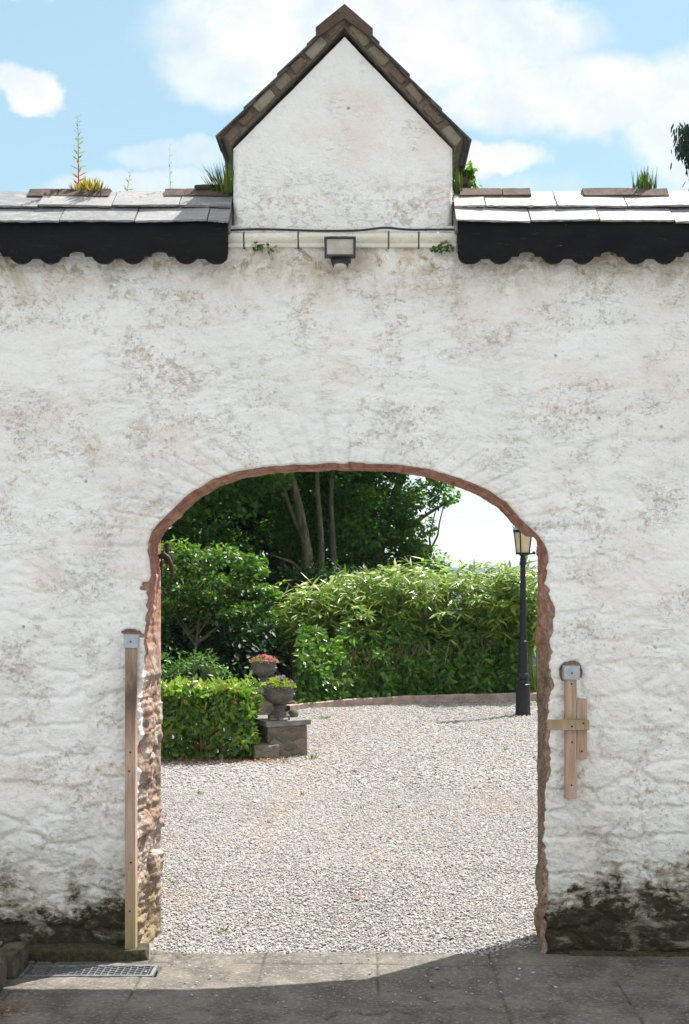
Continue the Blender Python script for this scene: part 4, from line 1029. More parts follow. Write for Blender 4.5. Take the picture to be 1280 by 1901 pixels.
def bedding(name, loc, leafmat, petmat, nl, npet, seed, lab, h, spread):
    o = thing(name, loc, lab, 'flowers', 'flowers planted in the urns'); r = np.random.default_rng(seed); lv = Leaves()
    a = r.uniform(0, 6.28, nl); rr = np.sqrt(r.random(nl)) * spread; C = np.stack([rr * np.cos(a), rr * np.sin(a), h * (1 - (rr / spread) ** 2) * r.uniform(.2, 1, nl)], 1)
    D = unit(C * np.array([1, 1, .3]) + rdir(r, nl) * .12 + np.array([0, 0, .07])); lv.add(C, D, unit(rdir(r, nl) + np.array([0, 0, 1.2])), r.uniform(.025, .05, nl), r.uniform(.015, .028, nl), r.random(nl)); lv.build('leaves', leafmat, o)
    a = r.uniform(0, 6.28, npet); rr = np.sqrt(r.random(npet)) * spread * 1.08; C0 = np.stack([rr * np.cos(a), rr * np.sin(a), h * (1 - (rr / spread / 1.15) ** 2) * r.uniform(.75, 1.1, npet) + .012], 1)
    Nf = unit(C0 + np.array([0, -.05, .12]) + rdir(r, npet) * .05); T1 = unit(np.cross(Nf, rdir(r, npet))); T2 = np.cross(Nf, T1); tv = r.random(npet)
    for i in range(npet):
        fl_ = Leaves(); an = np.arange(5) * 2 * math.pi / 5; Dk = T1[i] * np.cos(an)[:, None] + T2[i] * np.sin(an)[:, None]
        fl_.add(np.repeat(C0[i:i + 1], 5, 0), Dk + Nf[i] * .25, np.repeat(Nf[i:i + 1], 5, 0), .026, .028, tv[i]); fl_.build('flower', petmat, o)
    return o


bedding('petunias', (U2[0], U2[1], U2[2] + .372), M['leaf_lime'], M['pink'], 620, 62, 3, 'mound of bright magenta petunias in the rear urn', .085, .185)
bedding('bedding_plants', (U1[0], U1[1], U1[2] + .372), M['leaf_lime'], M['purple'], 900, 20, 4, 'lime green bedding plants with a few purple flowers in the front urn', .115, .185)
mb = MB(); mb.lathe([(.001, 0), (.05, .004), (.062, .035), (.05, .075), (.02, .092), (.001, .094)], seg=20).rough(.012, 16, 3); tag(mb.build('boulder', M['rock'], None, 60, (at(545, 1330, 8.1)[0], 8.1, .418)), 'rounded brown stone lying on the plinth right of the urn', 'stone')
for (px, yv, rz, lab) in ((508, 7.72, .5, 'small broken tile leaning on the cap left of the urn foot'), (527, 7.70, .1, 'small flat broken tile on the cap at the urn foot')):
    mb = MB(); mb.box((0, 0, 0), (.10, .07, .014), (.18, 0, rz), .002); tag(mb.build('broken_tile', M['cap'], None, None, (at(px, 1335, yv)[0], yv, .435)), lab, 'tile')

# lamp post
lpst = thing('lamp_post', (at(971.5, 1327, 12.2)[0], 12.2, -.01), 'tall black cast iron lamp post with square lantern on the gravel', 'lamp post')
mb = MB(); mb.lathe([(.118, 0), (.118, .03), (.112, .045), (.104, .40), (.108, .46), (.112, .47), (.100, .48)], seg=32, flute=lambda k, z: -.03 * (k % 4 == 0) * (.04 < z < .46)); mb.build('base', M['black_iron'], lpst, 40)
mb = MB(); mb.lathe([(.085, .478), (.088, .50), (.078, .52), (.078, .535), (.095, .555), (.095, .60), (.085, .625), (.072, .64)], seg=28); mb.build('base_collar', M['black_iron'], lpst, 40)
mb = MB(); mb.lathe([(.072, .638), (.068, 1.08), (.070, 1.10), (.066, 1.115), (.052, 1.125)], seg=24); mb.build('lower_shaft', M['black_iron'], lpst, 40)
mb = MB(); mb.lathe([(.053, 1.122), (.040, 2.20), (.040, 2.25), (.052, 2.26), (.054, 2.29), (.046, 2.31), (.040, 2.33), (.048, 2.345), (.040, 2.36), (.034, 2.43)], seg=24); mb.build('shaft', M['black_iron'], lpst, 40)
mb = MB(); mb.tube([(0, 0, 2.40), (.16, .0, 2.435)], [.012, .011], 8); mb.lathe([(.001, -.026), (.02, -.018), (.026, 0), (.02, .018), (.001, .026)], (.165, 0, 2.437), 12); mb.build('ladder_bar', M['black_iron'], lpst, 40)
lan = MB(); zb, ztp, wb, wt = 2.44, 2.765, .070, .098
rzl = .35
def rot(x, y): return (x * math.cos(rzl) - y * math.sin(rzl), x * math.sin(rzl) + y * math.cos(rzl))
def sq(w_): return [rot(sx * w_, sy * w_) for sx, sy in ((-1, -1), (1, -1), (1, 1), (-1, 1))]
for (b_, t_) in zip(sq(wb), sq(wt)): lan.tube([(b_[0], b_[1], zb), (t_[0], t_[1], ztp)], .0105, 6)
for (ww, zz_, hh_) in ((wb + .012, zb - .012, .03), (wt + .012, ztp, .035)): lan.box((0, 0, zz_), (2 * ww, 2 * ww, hh_), (0, 0, rzl), .004)
lan.lathe([(.034, 0), (.05, .02), (.07, .04)], (0, 0, 2.385), 16); lan.build('lantern_frame', M['black_iron'], lpst, 30)
for k_ in range(4):
    b0, b1 = sq(wb - .003)[k_], sq(wb - .003)[(k_ + 1) % 4]; t0, t1 = sq(wt - .003)[k_], sq(wt - .003)[(k_ + 1) % 4]
    me = bpy.data.meshes.new('pane'); inn = .965
    me.from_pydata([(b0[0], b0[1], zb), (b1[0], b1[1], zb), (t1[0], t1[1], ztp), (t0[0], t0[1], ztp)] + [(b0[0] * inn, b0[1] * inn, zb), (b1[0] * inn, b1[1] * inn, zb), (t1[0] * inn, t1[1] * inn, ztp), (t0[0] * inn, t0[1] * inn, ztp)], [], [(0, 1, 2, 3), (7, 6, 5, 4), (0, 4, 5, 1), (2, 6, 7, 3), (1, 5, 6, 2), (3, 7, 4, 0)]); link('glass_pane', me, M['lamp_glass'], lpst)
rf = MB(); rf.lathe([(.160, 0), (.160, .008), (.10, .09), (.06, .11), (.06, .15), (.03, .18), (.012, .24), (.001, .26)], (0, 0, ztp + .016), 4); rf.build('lantern_roof', M['galv'], lpst).rotation_euler = (0, 0, rzl + math.pi / 4)
for k_ in range(4):
    sc_ = MB()
    a = k_ * math.pi / 2 + rzl + math.pi / 4; ca, sa = math.cos(a), math.sin(a); P = [(.140, .02), (.160, .05), (.150, .085), (.125, .085), (.123, .06), (.135, .055)]
    sc_.tube([(r_ * ca, r_ * sa, ztp + .02 + z_) for r_, z_ in P], .006, 6)
    sc_.build('scroll', M['black_iron'], lpst, 50)

# ------------------------------------------------------------------ planting
def hedge_box():
    h = thing('clipped_hedge', (-2.75, 7.85, 0), 'low clipped green hedge with a flat top left of the stone plinth', 'hedge'); r = np.random.default_rng(11); lv = Leaves()
    x0, x1, y0, y1, zt = -1.75, 1.43, -.42, .40, .795
    n = 10500; f = r.random(n); C = np.zeros((n, 3)); Nn = np.zeros((n, 3))
    fr = f < .50; tp = (f >= .50) & (f < .86); rt = f >= .86
    U_, W_ = r.random(n), r.random(n)
    C[fr] = np.stack([x0 + (x1 - x0) * U_, np.full(n, y0), zt * W_ ** .9], 1)[fr]; Nn[fr] = (0, -1, .1)
    C[tp] = np.stack([x0 + (x1 - x0) * U_, y0 + (y1 - y0) * W_, np.full(n, zt)], 1)[tp]; Nn[tp] = (0, 0, 1)
    C[rt] = np.stack([np.full(n, x1), y0 + (y1 - y0) * U_, zt * W_], 1)[rt]; Nn[rt] = (1, 0, .1)
    bump_ = (fbm(C * 5, 4, 8) - .5) * .26; depth = -np.abs(r.normal(0, .06, n)) + bump_; C += Nn * depth[:, None]
    up = (r.random(n) < .10) & tp; C[up, 2] += r.uniform(.0, .08, up.sum())
    D = unit(Nn * .35 + rdir(r, n) * np.where(tp, .8, .9)[:, None] + np.array([0, 0, -.25]) * (~tp)[:, None] - Nn * .25 * tp[:, None])
    tn = np.clip(r.normal(.45, .2, n) + .36 * tp + bump_ * 1.5, 0, .9); tn = np.where(r.random(n) < .045, r.uniform(.95, 1, n), tn)  # top leaves paler as young shoots, and to paint in a brighter sunlit top
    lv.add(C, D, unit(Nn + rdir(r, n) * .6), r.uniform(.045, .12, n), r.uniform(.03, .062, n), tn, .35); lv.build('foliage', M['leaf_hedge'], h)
    t = Tubes()
    for k in range(260):
        x = r.uniform(x0, x1 - .03); y = r.uniform(y0 + .02, y1 - .05); p = np.array([x, y, 0]); pts = [p]
        for j in range(4): p = p + np.array([r.normal(0, .04), r.normal(0, .04), zt / 4.3]); pts.append(p)
        pts = np.array(pts); pts[:, 0] = np.clip(pts[:, 0], x0, x1 - .02); pts[:, 1] = np.clip(pts[:, 1], y0 + .02, y1); t.add(pts, [.010, .008, .006, .005, .003], 5)
    t.build('stems', M['twig'], h); return h


hedge_box()


def crown_leaves(lv, r, centers, radii, per, L, W, tintb=.5, flat=.75, up=.5, tint_up=.25, droop=.1):
    for c, rad in zip(centers, radii):
        n = int(per); dv = rdir(r, n); rr = rad * np.cbrt(r.random(n)) ** .8; C = c + dv * rr[:, None] * np.array([1, 1, flat])
        D = unit(dv * np.array([1, 1, .2]) + rdir(r, n) * .7 + np.array([0, 0, -.25])); Nn = unit(np.array([0, 0, up]) + rdir(r, n) * .55 + dv * .3)
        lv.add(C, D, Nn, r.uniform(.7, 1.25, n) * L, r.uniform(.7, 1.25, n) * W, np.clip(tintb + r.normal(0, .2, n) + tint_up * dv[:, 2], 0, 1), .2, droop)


def limb(t, r, a, b, r0, r1, n=7, wob=.12, seg=7):
    a, b = np.array(a, float), np.array(b, float); k = np.linspace(0, 1, n)[:, None]; P = a + (b - a) * k; L = np.linalg.norm(b - a)
    P[1:-1] += r.normal(0, wob * L / n, (n - 2, 3)); t.add(P, r0 + (r1 - r0) * k[:, 0], seg); return P


def tree(name, loc, lab, stems, blobs, per, L, W, mat, seed, cat='tree', group=None, clump=.55, tintb=.5, limbs=40, core=.5, flat=.75):
    """stems: list of polylines (absolute) with radii; blobs: (cx,cy,cz,rx,ry,rz,count)"""
    o = thing(name, loc, lab, cat, group); r = np.random.default_rng(seed); loc = np.array(loc); t = Tubes(); ends = []
    for pts, r0, r1 in stems:
        P = np.array(pts, float) - loc; k = np.linspace(0, 1, 16); kk = np.linspace(0, 1, len(P)); Q_ = np.stack([np.interp(k, kk, P[:, i]) for i in range(3)], 1)
        for _ in range(2): Q_[1:-1] = .25 * Q_[:-2] + .5 * Q_[1:-1] + .25 * Q_[2:]
        t.add(Q_, r0 + (r1 - r0) * k, 12); ends.append(Q_)
    lv = Leaves(); cs, rads = [], []
    for (cx, cy, cz, rx, ry, rz, cnt) in blobs:
        dv = rdir(r, cnt); rr = np.cbrt(r.random(cnt)) ** core; c = np.array([cx, cy, cz]) - loc + dv * rr[:, None] * np.array([rx, ry, rz]); cs.append(c); rads.append(clump * r.uniform(.6, 1.3, cnt))
    cs = np.concatenate(cs); rads = np.concatenate(rads); crown_leaves(lv, r, cs, rads, per, L, W, tintb, flat); lv.build('crown', mat, o)
    pick = r.choice(len(cs), min(limbs, len(cs)), replace=False)
    for i in pick:
        st = ends[r.integers(len(ends))]; d_ = np.linalg.norm(st - cs[i], axis=1) + np.maximum(0, st[:, 2] - cs[i, 2]) * 2; j = int(np.argmin(d_))
        if np.linalg.norm(st[j] - cs[i]) < max(1.9, 0 if len(cs) > 60 else 9): limb(t, r, st[j], cs[i], .035, .008)
    t.build('trunk', M['bark'], o); return o


A = lambda px, py, Y: at(px, py, Y)
# the big shady tree: three stems
Yt = 19.0
tree('sycamore_tree', (A(578, 1085, Yt)[0], Yt, 0), 'tall shady tree with grey-brown twin stems behind the bamboo', [
    ([(A(578, 1085, Yt)[0], Yt, -.1), A(577, 1085, Yt), A(573, 1040, Yt), A(563, 980, Yt), A(551, 920, Yt), A(536, 870, Yt), A(500, 700, Yt), A(470, 560, Yt)], .135, .05),
    ([(A(598, 1085, 19.3)[0], 19.3, -.1), A(596, 1085, 19.3), A(598, 1030, 19.3), A(594, 960, 19.3), A(587, 890, 19.3), A(590, 700, 19.3)], .085, .04),
    ([(A(622, 1080, 20.)[0], 20, -.1), A(622, 1080, 20.), A(618, 1000, 20), A(612, 900, 20), A(640, 700, 20)], .085, .04),
    ([A(571, 1075, Yt), A(545, 1045, Yt), A(505, 1030, Yt - .3)], .05, .015), ([A(566, 1000, Yt), A(540, 950, Yt), A(522, 890, Yt), A(490, 800, Yt)], .06, .03)],
    [(-1.9, 17.4, 6.5, 1.7, 1.3, 1.4, 60), (-3.2, 19.6, 6.2, 3.2, 2.6, 2.3, 150), (-5.2, 18.8, 5.0, 2.2, 2.4, 2.2, 90), (-1.2, 20.4, 6.4, 2.6, 2.2, 2.2, 90), (-3.0, 21.2, 3.7, 3.6, 1.2, 1.6, 110), (-6.5, 18.5, 3.2, 2, 2, 2, 60), (-4.2, 17.2, 3.9, 1.9, 1.0, .8, 46), (-2.6, 17.6, 4.3, 1.1, .8, .5, 20)], 200, .105, .07, M['leaf_oak'], 21, clump=.60, tintb=.4, limbs=34)  # first blob is unseen crown, added to shade the wood edge below
# looser crown against the sky
tree('oak_tree', (.15, 22.2, -.3), 'open leafy tree with sky showing through, at the centre of the arch', [
    ([(.15, 22.2, -.4), (.1, 22.2, 1.5), (.25, 22.1, 2.6), (.55, 22, 3.6), (1.0, 22, 4.9), (1.2, 22, 6)], .20, .05), ([(.1, 22.2, 1.9), (-.4, 22.2, 3.0), (-.6, 22.3, 4.4), (-.4, 22.3, 6)], .14, .05), ([(.3, 22.1, 2.7), (.9, 22, 3.15), (1.4, 21.9, 3.5), (1.9, 21.9, 3.8)], .07, .02), ([(.15, 22.2, 1.6), (.7, 22, 1.95), (1.3, 22, 2.15)], .05, .015)],
    [(.6, 22, 3.25, .95, .7, .7, 24), (.85, 22, 4.2, 1.15, 1.0, .7, 30), (.5, 22.3, 5.6, 1.8, 1.6, 1.3, 50), (1.25, 22, 2.45, .55, .6, .28, 13), (.7, 22, 2.45, .75, .7, .4, 16), (-.5, 22.5, 3.3, .9, .8, 1.3, 30), (-.55, 22.4, 1.9, .8, .7, .9, 24)], 150, .09, .062, M['leaf_oak'], 33, clump=.33, tintb=.5, limbs=60)
# small sunlit tree
tree('maple_tree', (-2.75, 13.2, 0), 'small rounded tree with sunlit yellow-green top above the hedge', [([(-2.75, 13.2, -.05), (-2.7, 13.2, .8), (-2.6, 13.1, 1.6), (-2.5, 13.1, 2.3)], .03, .010), ([(-2.7, 13.2, 1.1), (-2.3, 13, 1.6), (-2.0, 12.9, 1.9)], .014, .006), ([(-2.7, 13.2, 1.0), (-3.1, 13.1, 1.6), (-3.3, 13, 2.2)], .014, .006)],
     [(-2.35, 13.2, 2.05, .72, .7, .58, 40), (-3.05, 13.2, 1.95, .8, .8, .62, 36), (-1.95, 13.1, 1.68, .5, .55, .38, 20)], 125, .078, .046, M['leaf_maple'], 41, clump=.25, tintb=.42, limbs=8, flat=.4)
# dark evergreen shrubs of the wood edge
for (x, y, hgt, wd, sd, lab) in [(-2.75, 14.5, 1.65, 1.15, 50, 'dark bush added to deepen the shade below the small sunlit tree'), (-4.0, 18.2, 2.7, 1.5, 51, 'dark evergreen bush under the trees at the far left'), (-1.9, 18.6, 2.2, 1.3, 52, 'dark evergreen bush in deep shade behind the stone urns'), (-.35, 17.6, 2.2, 1.3, 53, 'dark evergreen bush hidden behind the bamboo'), (-6.3, 16.5, 3.2, 1.8, 54, 'tall dark bush beside the left end of the yard')]:  # first bush is added to darken the space under the maple
    tree('laurel_bush', (x, y, 0), lab, [([(x, y, -.05), (x + .1, y, hgt * .4), (x, y, hgt * .8)], .05, .02), ([(x, y, .0), (x + .3, y, hgt * .5)], .035, .015), ([(x, y, .0), (x - .3, y, hgt * .5)], .035, .015)],
         [(x, y, hgt * .5, wd, wd * .7, hgt * .5, 80)], 130, .12, .055, M['leaf_dark'], sd, 'bush', 'evergreen bushes at the wood edge', clump=.42, tintb=.3, limbs=14)
for (x, y, hgt, wd, sd, lab, mt) in [(-2.75, 9.7, 1.15, .5, 61, 'leafy shrub rising behind the clipped hedge next to the left jamb', 'leaf_mid'), (-2.3, 10.9, .98, .40, 62, 'feathery low shrub behind the middle of the clipped hedge', 'leaf_mid')]:
    tree('garden_shrub', (x, y, 0), lab, [([(x, y, -.03), (x, y, hgt * .6)], .02, .01), ([(x, y, .0), (x + .15, y, hgt * .7)], .015, .006)], [(x, y, hgt * .55, wd, wd * .8, hgt * .45, 22)], 60, .07, .024, M[mt], sd, 'shrub', clump=.17, tintb=.35, limbs=14)

# taller trees closing the wood behind
for (x, y, hgt, wd, sd, lab) in [(-8.2, 25.5, 8.2, 2.4, 55, 'dark woodland tree at the back, far left of the wood'), (-5.0, 26.5, 8.6, 2.5, 56, 'dark woodland tree behind the sunlit small tree'), (-2.0, 25.8, 8.2, 2.3, 57, 'dark woodland tree behind the grey-brown twin stems')]:
    tree('woodland_tree', (x, y, -.6), lab, [([(x, y, -.9), (x + .1, y, hgt * .4), (x, y, hgt * .85)], .18, .04)], [(x, y, hgt * .33, wd, wd * .6, hgt * .36, 70), (x, y, hgt * .7, wd * .9, wd * .7, hgt * .24, 60)], 120, .26, .17, M['leaf_dark'], sd, 'tree', 'trees closing the wood', clump=.75, tintb=.3, limbs=12)
# bamboo
def bamboo(loc, lab, xr, yr, hfun, ncane, seed, nspray, gap=None):
    o = thing('bamboo_clump', loc, lab, 'bamboo', 'bamboo behind the kerb'); r = np.random.default_rng(seed); t = Tubes(); lv = Leaves(); loc = np.array(loc)
    for k in range(ncane):
        x = r.uniform(*xr); y = r.uniform(*yr); hgt = hfun(x) * r.uniform(.72, 1.06); lean = r.normal(0, .16, 2); lean[1] -= .30
        k_ = np.linspace(0, 1, 9)[:, None]; P = np.array([x, y, .05]) - loc + np.concatenate([lean[None] * k_ ** 2, hgt * k_ - .12 * k_ ** 4], 1); t.add(P, .009 - .006 * k_[:, 0], 5)
        for j in range(nspray):
            q = r.uniform(.28, 1.0) ** .75; c = np.array([np.interp(q, k_[:, 0], P[:, i]) for i in range(3)]); a = r.uniform(0, 6.28); tw = np.array([math.cos(a), math.sin(a) - .25, .3]); tipc = c + tw * r.uniform(.10, .30)
            wz = tipc + loc
            if gap and gap(wz, r): continue
            t.add(np.array([c, (c + tipc) / 2 + [0, 0, .02], tipc]), [.003, .002, .0015], 4)
            n = r.integers(4, 7); an = r.uniform(0, 6.28, n); D = np.stack([np.cos(an), np.sin(an) - .45, r.uniform(-.6, .4, n)], 1) + tw * .5
            lv.add(np.repeat(tipc[None], n, 0) + r.normal(0, .02, (n, 3)), D, unit(np.array([.1, -.35, 1.]) + rdir(r, n) * .35), r.uniform(.16, .31, n), r.uniform(.032, .058, n), np.clip(r.normal(.45, .25, n), 0, 1), .3, r.uniform(.05, .4), .35)
    t.build('canes', M['cane'], o); lv.build('foliage', M['leaf_bamboo'], o); return o


hf = lambda x: float(np.interp(x, [-1.5, -1.1, -.4, .3, .9, 1.35, 1.6, 1.95, 2.5, 2.95, 6], [1.55, 1.80, 2.05, 2.15, 2.38, 2.25, 2.12, 2.22, 2.25, 2.1, 2.2]))
gapf = lambda p, r: (1.46 < p[0] < 1.80 and 1.5 < p[2] < 1.85 and r.random() < .6) or p[2] < .72 + .2 * abs(r.normal())
bamboo((-.1, 15.3, 0), 'wide arching bamboo clump with pale sunlit leaf tips left of the lamp post', (-1.32, 1.48), (14.85, 16.1), hf, 215, 71, 11, gapf)
bamboo((2.4, 15.4, 0), 'narrower bamboo clump standing behind the lamp post', (1.66, 3.0), (14.95, 16.0), hf, 105, 72, 11, gapf)
# broadleaf undergrowth in front of the canes
for (x0, x1, hgt, sd, lab) in [(-1.05, .35, .95, 81, 'dark leafy shrub below the left part of the bamboo'), (.3, 1.6, 1.0, 82, 'dark leafy shrub below the middle of the bamboo'), (1.45, 2.68, 1.2, 83, 'dark leafy shrub below the bamboo beside the lamp post')]:
    o = thing('ivy_shrub', ((x0 + x1) / 2, 14.95, .05), lab, 'shrub', 'shrubs along the kerb'); r = np.random.default_rng(sd); lv = Leaves(); n = 5200
    yk = lambda x: np.interp(x, kc[:, 0], kc[:, 1])
    x = r.uniform(x0, x1, n); q = r.random(n); z = hgt * q ** .9 * (.35 + 1.4 * fbm(np.stack([x * 3.2, x * 0, x * 0], -1), 4, sd)); yf = yk(x) + .24 + .30 * (z / hgt) ** 2 - .12 * np.sin(np.pi * z / hgt) + (fbm(np.stack([x * 4, z * 4, x * 0], -1), 3, sd + 1) - .5) * .5
    C = np.stack([x, yf + np.abs(r.normal(0, .10, n)), z], 1) - np.array([(x0 + x1) / 2, 14.95, 0]); D = unit(rdir(r, n) * .8 + np.array([0, -.35, -.4])); lv.add(C, D, unit(np.array([0, -.7, .7]) + rdir(r, n) * .6), r.uniform(.08, .15, n), r.uniform(.045, .075, n), np.clip(r.normal(.45, .24, n), 0, 1), .3, .1); lv.build('foliage', M['leaf_shrub'], o)
    t = Tubes()
    for k in range(60):
        xx = r.uniform(x0, x1); p0 = np.array([xx - (x0 + x1) / 2, yk(xx) + .35 - 14.95, -.03]); t.add(np.array([p0, p0 + [r.normal(0, .08), r.normal(0, .05), hgt * .5], p0 + [r.normal(0, .15), r.normal(0, .1), hgt * r.uniform(.8, 1)]]), [.008, .006, .003], 5)
    t.build('stems', M['twig'], o)


# single plants
def stalk_plant(name, loc, lab, hgt, nleaf, L, W, mat, seed, cat='plant', group=None, lean=(0, 0), whorl=True, tint=None, rad=.004):
    o = thing(name, loc, lab, cat, group); r = np.random.default_rng(seed); k = np.linspace(0, 1, 8)[:, None]; P = np.concatenate([np.array([lean]) * k ** 2, hgt * k], 1); t = Tubes(); t.add(P, rad * (1.1 - k[:, 0]), 5); t.build('stem', M['twig'] if tint is None else M['cane'], o)
    q = np.linspace(.08, 1, nleaf); C = np.stack([np.interp(q, k[:, 0], P[:, i]) for i in range(3)], 1); a = np.arange(nleaf) * 2.4 + r.normal(0, .3, nleaf); D = np.stack([np.cos(a), np.sin(a), r.uniform(.3, 1.0, nleaf)], 1); lv = Leaves(); lv.add(C, D, unit(np.array([0, 0, 1.]) + rdir(r, nleaf) * .3), L * (1.15 - .7 * q) * r.uniform(.8, 1.2, nleaf), W * (1.15 - .6 * q), np.clip((1 - q) * 1.0 if tint is None else tint + r.normal(0, .15, nleaf), 0, 1), .3, .1); lv.build('leaves', mat, o); return o


RYp, RZp = RY_ + .04, RZ_ - .01
def rp(px): return ((px - CX) / sR, RYp, RZp)
stalk_plant('willowherb', rp(143), 'tall thin willowherb with red lower leaves on the left roof', .46, 44, .055, .015, M['willowherb'], 91, 'weed', None, (-.005, 0))
stalk_plant('roof_weed', rp(234), 'small sparse weed on the bare ridge between the left tiles', .14, 14, .04, .012, M['willowherb'], 92, 'weed', None, (.02, 0), tint=.25, rad=.002)
stalk_plant('roof_weed', rp(314), 'thin tall wispy weed at the left end of the grassy ridge tiles', .29, 14, .035, .007, M['willowherb'], 93, 'weed', None, (-.004, 0), tint=.2, rad=.002)


def tuft(name, loc, lab, n, hgt, spread, mat, seed, cat='grass', W=.006, group=None, tilt=.5):
    r = np.random.default_rng(seed); lv = Leaves(); a = r.uniform(0, 6.28, n); C = np.stack([np.cos(a) * spread * r.random(n), np.sin(a) * spread * .6 * r.random(n), np.zeros(n)], 1); D = np.stack([np.cos(a) * tilt * r.random(n), np.sin(a) * tilt * r.random(n), np.ones(n)], 1)
    lv.add(C, D, unit(np.stack([np.cos(a), np.sin(a), np.full(n, .3)], 1) + rdir(r, n) * .2), hgt * r.uniform(.4, 1.1, n), W * r.uniform(.7, 1.3, n), r.random(n), .2, r.uniform(-.05, .3), .3); o = lv.build(name, mat); o.location = loc; tag(o, lab, cat, group); return o


def sR_(Y): return F / (CAMD + Y)
tuft('sedum_clump', (rp(165)[0], RY_ - .04, RZ_ - .005), 'yellow and orange sedum clump on the left ridge tile', 130, .075, .10, M['sedum'], 94, 'plant', .012, None, 1.4)
tuft('grass_tuft', (at(424, 350, .1)[0], .12, RZ_ - .03), 'green grass tuft against the left side of the gable', 150, .20, .09, M['grass'], 95, W=.009, tilt=.9)
tuft('grass_tuft', (rp(1197)[0], RY_, RZ_ + .0), 'green grass tuft on the right-hand ridge between two tiles', 80, .14, .06, M['grass'], 96, W=.008, tilt=.7)
tuft('grass_tuft', (at(849, 350, .12)[0], .12, RZ_ - .03), 'few yellow-green blades at the right foot of the gable', 40, .17, .02, M['grass'], 97, W=.008, tilt=.45)
mb = MB(); mb.box((rp(398)[0], RY_ - .02, RZ_ + .02), (.20, .07, .03), bevel=.012).cut(3).rough(.012, 20, 3); tag(mb.build('moss_cushion', M['moss'], None, 60), 'flat brown-green moss cushion on the ridge left of the gable', 'moss')
tree('roof_sapling', (at(856, 345, .5)[0], .5, 4.1), 'small leafy sapling sprouting behind the right side of the gable', [([(at(856, 345, .5)[0], .5, 4.05), at(860, 345, .5), at(866, 325, .5)], .006, .003), ([at(860, 345, .5), at(876, 345, .5)], .004, .002)],
     [(at(864, 322, .5)[0], .5, at(0, 322, .5)[2], .04, .05, .035, 9), (at(876, 347, .5)[0], .5, at(0, 346, .5)[2], .035, .04, .02, 5)], 12, .035, .026, M['leaf_mid'], 98, 'sapling', clump=.03, limbs=8, tintb=.6)
for (px, py, n, lab, sd) in [(479, 460, 22, 'tiny ivy sprig under the left end of the trunking', 1), (504, 464, 10, 'smaller leaf sprig right of the left ivy under the trunking', 2), (822, 460, 46, 'bushy ivy sprig under the right end of the trunking', 3)]:
    r = np.random.default_rng(sd + 200); lv = Leaves(); C = np.stack([r.normal(0, .028 if n > 30 else .014, n), -.03 - .02 * r.random(n), r.normal(0, .018 if n > 30 else .013, n)], 1); lv.add(C, unit(rdir(r, n) + np.array([0, -.2, -.2])), unit(np.array([0, -1, .6]) + rdir(r, n) * .5), r.uniform(.018, .032, n), r.uniform(.014, .024, n), r.random(n)); o = lv.build('ivy_sprig', M['leaf_mid']); x, _, z = at(px, py, -.03); o.location = (x, 0, z); tag(o, lab, 'ivy')
for (px, hgt, Y, lab, sd, lean) in [(822, .95, 14.35, 'pale lone bamboo shoot before the shrubs, left of the two', 5, (.12, -.05)), (880, .62, 14.5, 'shorter pale bamboo shoot before the shrubs, nearer the lamp', 6, (.18, -.05))]:
    o = thing('bamboo_shoot', (at(px, 1290, Y)[0], Y, .07), lab, 'bamboo shoot'); k = np.linspace(0, 1, 8)[:, None]; P = np.concatenate([np.array([lean]) * k ** 2, hgt * k], 1); t = Tubes(); t.add(P, .007 - .003 * k[:, 0], 5); t.build('stem', M['cane'], o); r = np.random.default_rng(sd); lv = Leaves(); n = 6; a = r.uniform(-1, 1, n); lv.add(np.repeat(P[-1:], n, 0), np.stack([np.cos(a), np.sin(a), r.uniform(-.5, .2, n)], 1), unit(np.array([0, 0, 1.]) + rdir(r, n) * .3), .17, .032, .9, .3, .3, .35); lv.build('leaves', M['leaf_bamboo'], o)
for (px, Y, hgt, lab, sd) in [(553, 12.9, .62, 'upright pale-leaved plant right behind the front urn', 7), (572, 13.2, .66, 'second upright pale-leaved plant nearer the kerb end', 8), (590, 13.25, .30, 'low pale plant just behind the left kerb end', 9), (622, 13.5, .28, 'low pale plant behind the kerb below the bamboo tip', 10)]:
    stalk_plant('verge_plant', (at(px, 1300, Y)[0], Y, .05), lab, hgt, 40, .13, .055, M['leaf_mid'], 300 + sd, 'plant', 'plants behind the kerb end', (.03, -.04), tint=.45, rad=.005)
for k, (px, py, lab) in enumerate([(577, 1410, 'green weed on the gravel right of the plinth corner'), (605, 1335, 'reddish green weed near the end of the brick kerb'), (370, 1475, 'lone green weed on the gravel below the hedge'), (560, 1478, 'tiny green weed on the gravel below the plinth'), (672, 1502, 'tiny green weed in the middle of the gravel, right of the pale streak'), (738, 1500, 'tiny green weed on the right middle of the gravel'), (322, 1640, 'tiny bright weed in near gravel close to the left jamb'), (415, 1730, 'tiny weed in the nearest gravel left of centre'), (940, 1393, 'low green weed on the gravel left of the right jamb'), (500, 1530, 'two-leaved weed in the gravel left of centre')]):
    x, y = gnd(px, py); tuft('gravel_weed', (x, y, 0), lab, 10 if k > 1 else 26, .05 if k > 1 else .10, .03 if k > 1 else .08, M['grass'], 400 + k, 'weed', .010, 'weeds growing in the gravel', 1.2)
